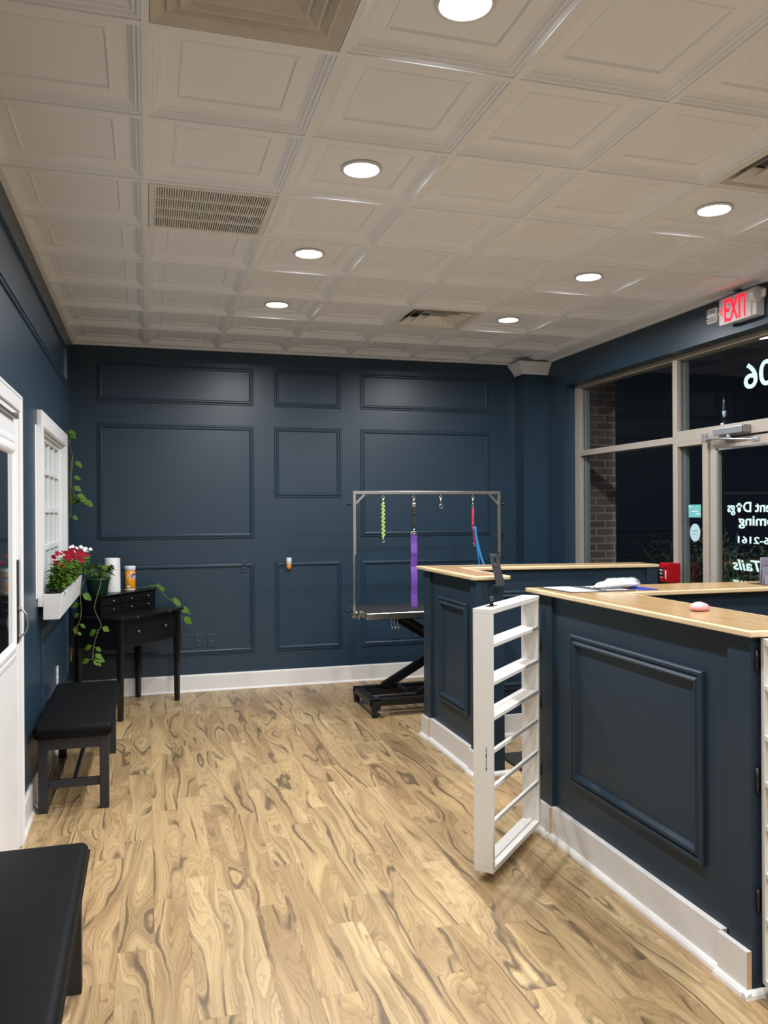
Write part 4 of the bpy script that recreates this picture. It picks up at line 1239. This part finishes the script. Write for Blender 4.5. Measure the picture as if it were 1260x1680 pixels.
MB().box(HX0 - .012, HX1 + .012, HY0 - .012, HY1 + .005, HZ1 - .014, HZ1).build('hutch_top', BLACKW, t, .003)
dw = (HX1 - HX0 - .028) / 3
for r_ in range(2):
    for c in range(3):
        x0 = HX0 + .014 + c * dw; z0 = ZT + .012 + r_ * .069
        o = MB().box(x0 + .003, x0 + dw - .003, HY0 - .002, HY0 + .15, z0, z0 + .058).build('small_drawer', BLACKW, t, .002)
        knob(x0 + dw / 2, z0 + .030, HY0 - .002, o, .008)

# things standing on the hutch
HTZ = HZ1 + .0005
t = empty('potted_pothos', 'green pothos in a dark green plastic pot with vines trailing down the desk', 'plant', (-.375, 6.90, HTZ))
b = MB().lathe([(.062, 0), (.070, .004), (.093, .115), (.097, .117), (.098, .134), (.091, .134), (.088, .115)], n=32); b.build('pot', POTG, t)
MB().lathe([(1e-4, .116), (.087, .113)], n=24, smooth=False).build('soil', SOIL, t)
rnd = random.Random(21); b = MB()
for k in range(44):
    a = rnd.uniform(0, 2 * PI); r = rnd.uniform(.02, .07); h = rnd.uniform(.14, .235)
    p0 = Vector((r * .4 * math.cos(a), r * .4 * math.sin(a), .115)); p1 = Vector((r * 1.5 * math.cos(a), r * 1.5 * math.sin(a), h))
    if p1.x > .08: p1.x = .08
    b.tube([p0, (p0 + p1) / 2 + Vector((0, 0, .015)), p1], .0018, 4, 0)
    d = Vector((math.cos(a), math.sin(a), rnd.uniform(-.5, .3)))
    b.leaf(p1, d, rnd.uniform(.045, .075), rnd.uniform(.035, .055), (rnd.gauss(0, .4), rnd.gauss(0, .4), 1), 1, fold=.12, curl=.35, heart=True)
b.build('foliage', [STEM, LEAFD], t)['kind'] = 'stuff'
P0 = Vector((-.375, 6.90, HTZ))
def rel(pts): return [Vector(p) - P0 for p in pts]
vine('vine', t, rel([(-.33, 6.84, 1.085), (-.345, 6.80, 1.09), (-.352, 6.755, 1.03), (-.375, 6.68, .945), (-.385, 6.60, .88), (-.365, 6.545, .83), (-.335, 6.53, .76), (-.352, 6.53, .715), (-.372, 6.52, .66), (-.385, 6.52, .60), (-.399, 6.51, .50)]),
     [(.66, .2, .95), (.71, 2.9, .9), (.74, 2.8, .8), (.90, 2.7, 1.0), (.93, .5, .8), (.97, .1, 1.1), (1.0, 2.9, 1.0), (1.0, -.6, 1.1), (.99, -.1, 1.25)], LEAFD, seed=3, size=.066)
vine('vine', t, rel([(-.45, 6.86, 1.08), (-.475, 6.80, 1.07), (-.492, 6.70, .975), (-.487, 6.69, .89), (-.488, 6.68, .815), (-.505, 6.67, .755), (-.54, 6.66, .715), (-.52, 6.66, .67)]),
     [(.30, .3, 1.3), (.42, 2.8, 1.0), (.55, 2.8, .8), (.75, .3, .8), (.86, 1.2, .9), (.97, .4, .6)], LEAFD, seed=8, size=.066)
# vine lying along the hutch and hanging over its right end
vine('vine', t, rel([(-.30, 7.02, 1.0), (-.22, 7.16, .965), (-.12, 7.26, .962), (.0, 7.33, .968), (.06, 7.345, .975), (.11, 7.35, .93), (.17, 7.35, .865), (.225, 7.34, .82), (.29, 7.33, .765), (.345, 7.33, .722), (.37, 7.33, .718)]),
     [(.25, 1.5, .7), (.40, .6, .9), (.42, 2.8, .9), (.46, .3, 1.0), (.64, .3, 1.3), (.67, -.4, 1.2), (.68, .1, .9)], LEAFD, seed=9, size=.066)
vine('vine', t, rel([(.235, 7.31, .81), (.262, 7.27, .775), (.275, 7.25, .72), (.285, 7.24, .69)]), [(.35, .1, 1.3), (.95, .1, 1.4), (.9, 2.9, .6)], LEAFD, seed=10, size=.068)

t = empty('paper_towel_roll', 'white paper towel roll standing on the black desk hutch', 'paper towel', (-.276, 7.045, HTZ))
MB().lathe([(.018, .001), (.054, .001), (.055, .004), (.055, .276), (.053, .279), (.020, .279), (.018, .270)], n=36).build('roll', PAPER, t)
b = MB().beam((.0, -.0562, .14), (.012, -.0562, .14), .001, .001)
b = MB(); n = 10
vs = [(.0555 * math.cos(a), .0555 * math.sin(a), z) for z in (.002, .278) for a in [R(-50 + 6 * k) for k in range(n)]] + [(.068, -.01 + .004, .002), (.066, -.008, .278)]
b.add(vs, [(k, k + 1, n + k + 1, n + k) for k in range(n - 1)] + [(n - 1, 2 * n, 2 * n + 1, 2 * n - 1)], None, True)
b.build('loose_sheet', PAPER, t)

t = empty('wipes_canister', 'orange labelled wipes canister with white lid on the desk hutch', 'canister', (-.138, 7.195, HTZ))
MB().lathe([(1e-4, 0), (.042, 0), (.045, .004), (.045, .012)], n=36).build('base', PLWHITE, t)
MB().lathe([(.0445, .012), (.0450, .0125), (.0450, .160), (.0445, .1605)], n=36).build('label', ORANGE, t)
MB().lathe([(.043, .160), (.043, .166), (.046, .168), (.047, .195), (.044, .202), (1e-4, .203)], n=36).build('lid', PLWHITE, t)
view = math.atan2(-7.195, .138)      # direction from canister to the room
def wrap_text(body, size, a_mid, z, mt, parent, name, shear=0.0, bold=.0):
    o = text_mesh(body, size, .0005, bold, mt, name, parent, shear)
    xs_ = [v.co.x for v in o.data.vertices]; cx = (min(xs_) + max(xs_)) / 2
    for v in o.data.vertices:
        a = a_mid + (v.co.x - cx) / .0455
        r = .0455 + v.co.z * .6
        v.co = Vector((r * math.cos(a), r * math.sin(a), z + v.co.y))
    return o
def wrap_patch(a0, a1, z0, z1, m, name, parent, rr=.0452, ell=False):
    b = MB(); n = 14; vs = []
    for k in range(n + 1):
        t_ = k / n; a = a0 + (a1 - a0) * t_
        hh = math.sqrt(max(0, 1 - (2 * t_ - 1) ** 2)) if ell else 1
        zc = (z0 + z1) / 2; h2 = (z1 - z0) / 2 * hh
        vs += [(rr * math.cos(a), rr * math.sin(a), zc - h2), (rr * math.cos(a), rr * math.sin(a), zc + h2)]
    b.add(vs, [(2 * k, 2 * k + 2, 2 * k + 3, 2 * k + 1) for k in range(n)], None, True)
    return b.build(name, m, parent)
wrap_patch(view - 1.75, view - 1.0, .012, .160, DKBLUE, 'dark_label_edge', t, .0453)
wrap_patch(view + .15, view + 1.5, .098, .138, DKBLUE, 'logo_patch', t, .0453, True)
wrap_text('Lysol', .050, view + .62, .100, CARDW, t, 'logo_lettering', .25, .0012)
wrap_patch(view - .6, view + .1, .022, .042, CARDW, 'flavour_patch', t, .0453, True)

# ------------------------------------------------------------------ benches
def bench(label, loc):
    t = empty('padded_bench', label, 'bench', loc, group='black padded benches along the left wall')
    L_, D2, ZS = 1.20, .405, .475
    b = MB().box(-.200, .200, 0, L_, ZS - .075, ZS)
    o = b.build('cushion', BLACKL, t, .028, 4)
    for p in o.data.polygons: p.use_smooth = True
    MB().box(-.203, .203, -.003, L_ + .003, ZS - .040, ZS - .036).build('piping', BLACKL, t, .0015)
    for x in (-.155, .155):
        for y in (.075, L_ - .075):
            MB().box(x - .024, x + .024, y - .024, y + .024, 0, ZS - .076).build('leg', BENCHW, t, .002)
    b = MB()
    for y in (.063, L_ - .063): b.box(-.131, .131, y - .010, y + .010, ZS - .140, ZS - .076)
    for x in (-.165, .165): b.box(x - .010, x + .010, .099, L_ - .099, ZS - .140, ZS - .076)
    b.build('apron', BENCHW, t, .001)
    for y in (.075, L_ - .075): MB().box(-.131, .131, y - .010, y + .010, .125, .170).build('stretcher', BENCHW, t, .002)
    MB().box(-.010, .010, .085, L_ - .085, .130, .162).build('stretcher', BENCHW, t, .002)
    return t
bn = bench('black padded bench standing under the window box', (-.383, 4.645, 0))
dup(bn, (-.395, 1.80, 0), None, 'black padded bench in the near left foreground, cut off by the photo edge')

# ------------------------------------------------------------------ wall plates
def plate_thing(name, label, cat, x, z, w=.072, h=.118, kind='blank', m=NAVYDOT, group='navy painted wall plates on the back wall'):
    t = empty(name, label, cat, (x, YB - .001, z), group=group)
    MB().box(-w / 2, w / 2, -.006, 0, -h / 2, h / 2).build('cover_plate', m, t, .002)
    if kind == 'duplex':
        for s in (-1, 1):
            MB().lathe([(1e-4, -.009), (.015, -.009), (.0165, -.006)], (0, 0, s * .021), 16, 'Y').build('socket', m, t)
            MB().box(-.006, -.004, -.0094, -.0088, s * .021 - .001, s * .021 + .007).box(.004, .006, -.0094, -.0088, s * .021 - .001, s * .021 + .007).build('slot', BLACKM, t)
    elif kind == 'jack':
        MB().lathe([(1e-4, -.012), (.004, -.012), (.005, -.006)], (0, 0, 0), 12, 'Y').build('jack', PEWTER, t)
    return t
plate_thing('wall_outlet', 'navy painted double outlet on the panel moulding, left of the air freshener', 'outlet', .853, 1.110, kind='duplex')
plate_thing('wall_outlet', 'navy outlet behind the plug-in air freshener', 'outlet', 1.256, 1.110, kind='duplex')
plate_thing('blank_plate', 'larger navy blank wall plate just right of the desk leg', 'wall plate', .333, .448, .082, .125)
plate_thing('cable_plate', 'navy jack plate between two others low on the back wall', 'wall plate', .447, .452, kind='jack')
plate_thing('cable_plate', 'navy jack plate, rightmost of the three by the desk', 'wall plate', .555, .450, kind='jack')
plate_thing('blank_plate', 'navy wall plate behind the grooming table, left one', 'wall plate', 2.298, .44, .08, .12)
plate_thing('blank_plate', 'navy wall plate behind the grooming table, right one', 'wall plate', 2.498, .44, .08, .12)
t = empty('plug_in_freshener', 'white and amber plug-in air freshener on the back wall', 'air freshener', (1.256, YB - .010, 1.12))
b = MB().lathe([(.020, -.002), (.024, .004), (.026, .03), (.025, .055), (.022, .062), (1e-4, .063)], (0, -.022, .0), 20); b.build('body', PLWHITE, t)
MB().box(-.020, .020, -.02, .0, .0, .055).build('plug_back', PLWHITE, t, .003)
MB().lathe([(1e-4, -.045), (.012, -.044), (.021, -.034), (.023, -.012), (.019, -.002)], (0, -.022, .0), 20).build('oil_bottle', AMBER, t)
MB().lathe([(.0255, .022), (.0265, .024), (.0255, .026)], (0, -.022, 0), 20).build('seam', PEWTER, t)

def left_outlet(label, y, z):
    t = empty('wall_outlet', label, 'outlet', (XL + .0005, y, z), group='white outlets on the left wall')
    MB().box(0, .007, -.040, .040, -.060, .060).build('cover_plate', PLWHITE, t, .002)
    for s in (-1, 1):
        MB().lathe([(.0165, .007), (.015, .010), (1e-4, .010)], (0, 0, s * .022), 16, 'X').build('socket', PLWHITE, t)
        MB().box(.0098, .0106, -.007, -.005, s * .022 - .001, s * .022 + .008).box(.0098, .0106, .005, .007, s * .022 - .001, s * .022 + .008).build('slot', BLACKM, t)
    return t
left_outlet('white double outlet on the left wall behind the padded bench', 6.12, .475)
left_outlet('white double outlet in the shadow behind the writing desk', 7.20, .445)
t = empty('plug_adapter', 'grey plug adapter pushed into the outlet behind the writing desk', 'plug', (XL + .012, 7.20, .468))
MB().box(0, .045, -.03, .03, -.026, .030).build('body', PEWTER, t, .004)
MB().lathe([(.009, .0), (.009, .003), (1e-4, .003)], (.022, -.0335, .0), 12, 'Y').build('button', BLACKM, t)

# ------------------------------------------------------------------ exit sign
t = empty('exit_sign', 'white emergency exit sign with red letters and two lamp heads', 'exit sign', (3.74, 4.565, 2.935))
MB().box(.0, .050, -.155, .150, -.090, .090).build('housing', SIGNW, t, .006)
MB().box(.012, .079, -.19, .05, -.085, .095).build('back_box', SIGNW, t, .006)
o = text_mesh('EXIT', .205, .002, .0015, EXITR, 'exit_lettering', t, 0, 1.02)
xs_ = [v.co.x for v in o.data.vertices]; ys_ = [v.co.y for v in o.data.vertices]
sx = .225 / (max(xs_) - min(xs_)); sy = .150 / (max(ys_) - min(ys_)); mx_, my_ = min(xs_), min(ys_)
for v in o.data.vertices: v.co = Vector(((v.co.x - mx_) * sx, (v.co.y - my_) * sy, v.co.z))
orient(o, (-.0025, .090, -.076), (0, -1, 0), (0, 0, 1))
b = MB(); b.beam((-.002, .132, 0), (-.002, .108, .028), .003, .007, (1, 0, 0)).beam((-.002, .132, 0), (-.002, .108, -.028), .003, .007, (1, 0, 0))
b.build('arrow', EXITR, t)
def head(y, x, name='lamp_head', tilt=0.0):
    o = MB().box(x, x + .045, y - .052, y + .052, -.052, .052).build(name, SIGNW, t, .014, 3)
    for r_ in (-1, 1):
        for c in (-1, 0, 1):
            k = MB().lathe([(.0135, -.001), (.0135, -.004), (.010, -.004), (.004, .003), (1e-4, .003)], (x, y + c * .030, r_ * .026), 14, 'X')
            k.build('led', PEWTER, o)
    return o
head(.232, .000)
MB().tube([(.03, .16, .0), (.03, .19, .0)], .014, 10).build('neck', SIGNW, t)
b = MB(); b.lathe([(.045, -.052), (.052, -.04), (.054, -.01), (.050, .02), (.040, .035), (1e-4, .04)], (.03, -.150, .045), 20, 'Y'); b.build('lamp_dome', SIGNW, t)
b = MB(); b.box(.03, .05, -.245, -.195, .02, .075); b.build('lamp_head_far', SIGNW, t, .01)
b = MB().tube([(.05, .02, .09), (.05, .02, .125)], .012, 10); b.lathe([(.03, .0), (.03, .008), (1e-4, .008)], (.05, .02, .122), 16)
b.build('ceiling_mount', PEWTER, t)

# ------------------------------------------------------------------ fire alarm on the mullion
t = empty('fire_alarm_box', 'red fire alarm pull box mounted on the beige window mullion', 'fire alarm', (3.93, 5.465, 1.115))
MB().box(-.100, -.001, -.058, .058, -.070, .078).build('back_box', RED, t, .004)
MB().box(-.112, -.100, -.052, .054, -.066, .074).build('front_cover', RED, t, .004)
MB().box(-.1135, -.112, .000, .045, -.022, .040).build('label_window', BLACKM, t)
o = text_mesh('PULL', .016, .0004, .0004, CARDW, 'label_lettering', t); orient(o, (-.1140, .042, .018), (0, -1, 0), (0, 0, 1))
o = text_mesh('FIRE', .016, .0004, .0004, CARDW, 'label_lettering', t); orient(o, (-.1140, .042, -.010), (0, -1, 0), (0, 0, 1))
MB().box(-.1140, -.112, .004, .040, -.034, -.030).build('white_bar', CARDW, t)
MB().box(-.1145, -.112, -.036, -.024, -.04, .022).build('side_label', CARDW, t)
MB().tube([(-.113, -.03, .045), (-.116, -.03, .045)], .008, 12).build('key_lock', BLACKM, t)
MB().tube([(-.04, .0, -.07), (-.035, -.03, -.12), (-.01, -.05, -.20)], .004, 6).build('conduit_wire', PEWTER, t)

# ------------------------------------------------------------------ door closer
t = empty('door_closer', 'silver hydraulic door closer on the beige header above the glass door', 'door closer', (3.93, 4.82, 2.15))
MB().box(-.055, -.001, -.17, .14, -.024, .026).build('body', LABELG, t, .006)
MB().box(-.060, -.0, -.185, -.165, -.026, .028).build('end_cap', PEWTER, t, .004)
MB().tube([(-.03, -.0, -.024), (-.03, -.0, -.050)], .016, 14).build('spindle', LABELG, t)
MB().beam((-.035, .0, -.046), (-.045, .235, -.040), .022, .006).build('arm', LABELG, t)
MB().tube([(-.047, .225, -.040), (-.052, .0, -.055), (-.05, -.28, -.082)], .007, 8).build('forearm', LABELG, t)
MB().box(-.062, -.030, .215, .255, -.062, .002).build('shoe_bracket', LABELG, t, .003)
MB().box(-.062, -.035, -.31, -.265, -.098, -.070).build('arm_joint', LABELG, t, .004)
t = empty('header_tube', 'small dark base with clear tube standing on the door header', 'sensor', (3.955, 4.935, 2.2035))  # unidentified small shape, built as a dark base, clear tube and blue tag
MB().lathe([(.022, 0), (.022, .012), (.014, .018), (.014, .026), (1e-4, .027)], n=16).build('base', BLACKM, t)
MB().lathe([(.011, .026), (.013, .05), (.013, .14), (.008, .17), (.004, .20), (1e-4, .202)], n=16).build('clear_tube', ACRYL, t)
MB().lathe([(.012, .10), (.013, .101), (.012, .075), (.006, .055)], (.0, 0, 0), 14).build('blue_tag', PALEBL, t)
MB().lathe([(.012, .001), (.014, .006), (.012, .012)], (-.014, 0, 0), 14).build('white_cap', PLWHITE, t)

# ------------------------------------------------------------------ lettering and stickers on the glass
def glass_text(body, yl, yr, z0, zcap, X, label, bold=.02, shear=0.0, ref=None, drop=0.0):
    """text written for readers outside; yl is its end at the left of the photo, yr its start"""
    root = empty('window_lettering', label, 'lettering', (X, yl, z0), group='mint lettering on the storefront glass')
    probe = text_mesh(ref or 'H', 1.0, 0, bold, DECAL, 'probe')
    ph = max(v.co.y for v in probe.data.vertices) - min(v.co.y for v in probe.data.vertices)
    bpy.data.objects.remove(probe)
    o = text_mesh(body, 1.0, .004, bold, DECAL, 'letters', root, shear)
    xs_ = [v.co.x for v in o.data.vertices]; x1 = max(xs_); wv = x1 - min(xs_)
    sx = (yl - yr) / wv; sy = (zcap - z0) / ph
    for v in o.data.vertices:
        v.co = Vector(((v.co.x - x1) * sx, v.co.y * sy + drop * (v.co.x - x1) * sx, v.co.z * .3))
    orient(o, (0, 0, 0), (0, 1, 0), (0, 0, 1))
    return root
XG = 3.9655
r_ = glass_text('ent D', 4.758, 4.49, 1.585, 1.655, XG, 'white serif word ending above the grooming line on the door glass', bold=.017, ref='D')
r_['label'] = 'reversed mint letters ENT D, upper line on the door glass'
r_ = glass_text('gs', 4.919, 4.838, 1.585, 1.633, XG, 'reversed mint letters GS at the left end of the upper line', bold=.018, ref='x')
pw = MB()
def disc(b, y, z, ry, rz, n=14, rot=0.0):
    vs = []
    for k in range(n):
        a = 2 * PI * k / n; u, v = ry * math.cos(a), rz * math.sin(a)
        vs.append((0, y + u * math.cos(rot) - v * math.sin(rot), z + u * math.sin(rot) + v * math.cos(rot)))
    vs += [(-.0015, p[1], p[2]) for p in vs]
    b.add(vs, [tuple(range(n)), tuple(range(2 * n - 1, n - 1, -1))] + [(k, n + k, n + (k + 1) % n, (k + 1) % n) for k in range(n)])
disc(pw, 0, .014, .018, .018); disc(pw, -.022, .040, .0065, .010, rot=.4); disc(pw, -.008, .052, .0065, .011); disc(pw, .008, .052, .0065, .011); disc(pw, .022, .040, .0065, .010, rot=-.4)
tag(pw.build('paw_decal', DECAL, None, loc=(XG, 4.798, 1.585)), 'mint paw print decal between the letters on the door glass', 'decal', 'mint lettering on the storefront glass')
glass_text('oming', 4.805, 4.46, 1.493, 1.540, XG, 'reversed mint letters OMING, second line on the door glass', bold=.018, ref='x')
glass_text('06-2161', 4.813, 4.45, 1.369, 1.417, XG, 'reversed mint phone digits on the door glass', bold=.017, ref='0')
glass_text('l Tails', 4.867, 4.50, 1.181, 1.256, XG, 'reversed slanted mint word TAILS low on the door glass', bold=.017, shear=.25, ref='T')
glass_text('ows', 4.866, 4.67, 1.060, 1.110, XG, 'tops of reversed mint letters just above the oak counter', bold=.017, ref='x')
glass_text('06', 4.739, 4.455, 2.430, 2.605, 3.9605, 'large reversed mint house number on the transom glass', bold=.012, ref='0')
t = MB().box(-.001, 0, -.068, .076, -.048, .048)
o = t.build('square_sticker', TEAL, None, loc=(3.9605, 5.270, 1.592)); tag(o, 'square teal sticker on the narrow sidelight glass', 'sticker')
k_ = MB().box(-.0018, -.001, -.040, .040, -.006, .000).box(-.0018, -.001, -.060, -.005, -.024, -.018).box(-.0018, -.001, .050, .068, .028, .040)
k_.build('sticker_print', CARDW, o)
b = MB(); disc(b, 0, 0, .060, .067, 28)
o = b.build('oval_sticker', PALEBL, None, loc=(3.9605, 5.270, 1.430)); tag(o, 'pale blue oval sticker below the square one on the sidelight glass', 'sticker')
k_ = MB().box(-.003, -.002, -.030, .030, .012, .018).box(-.003, -.002, -.022, .022, -.012, -.007)
k_.build('sticker_print', TEAL, o)
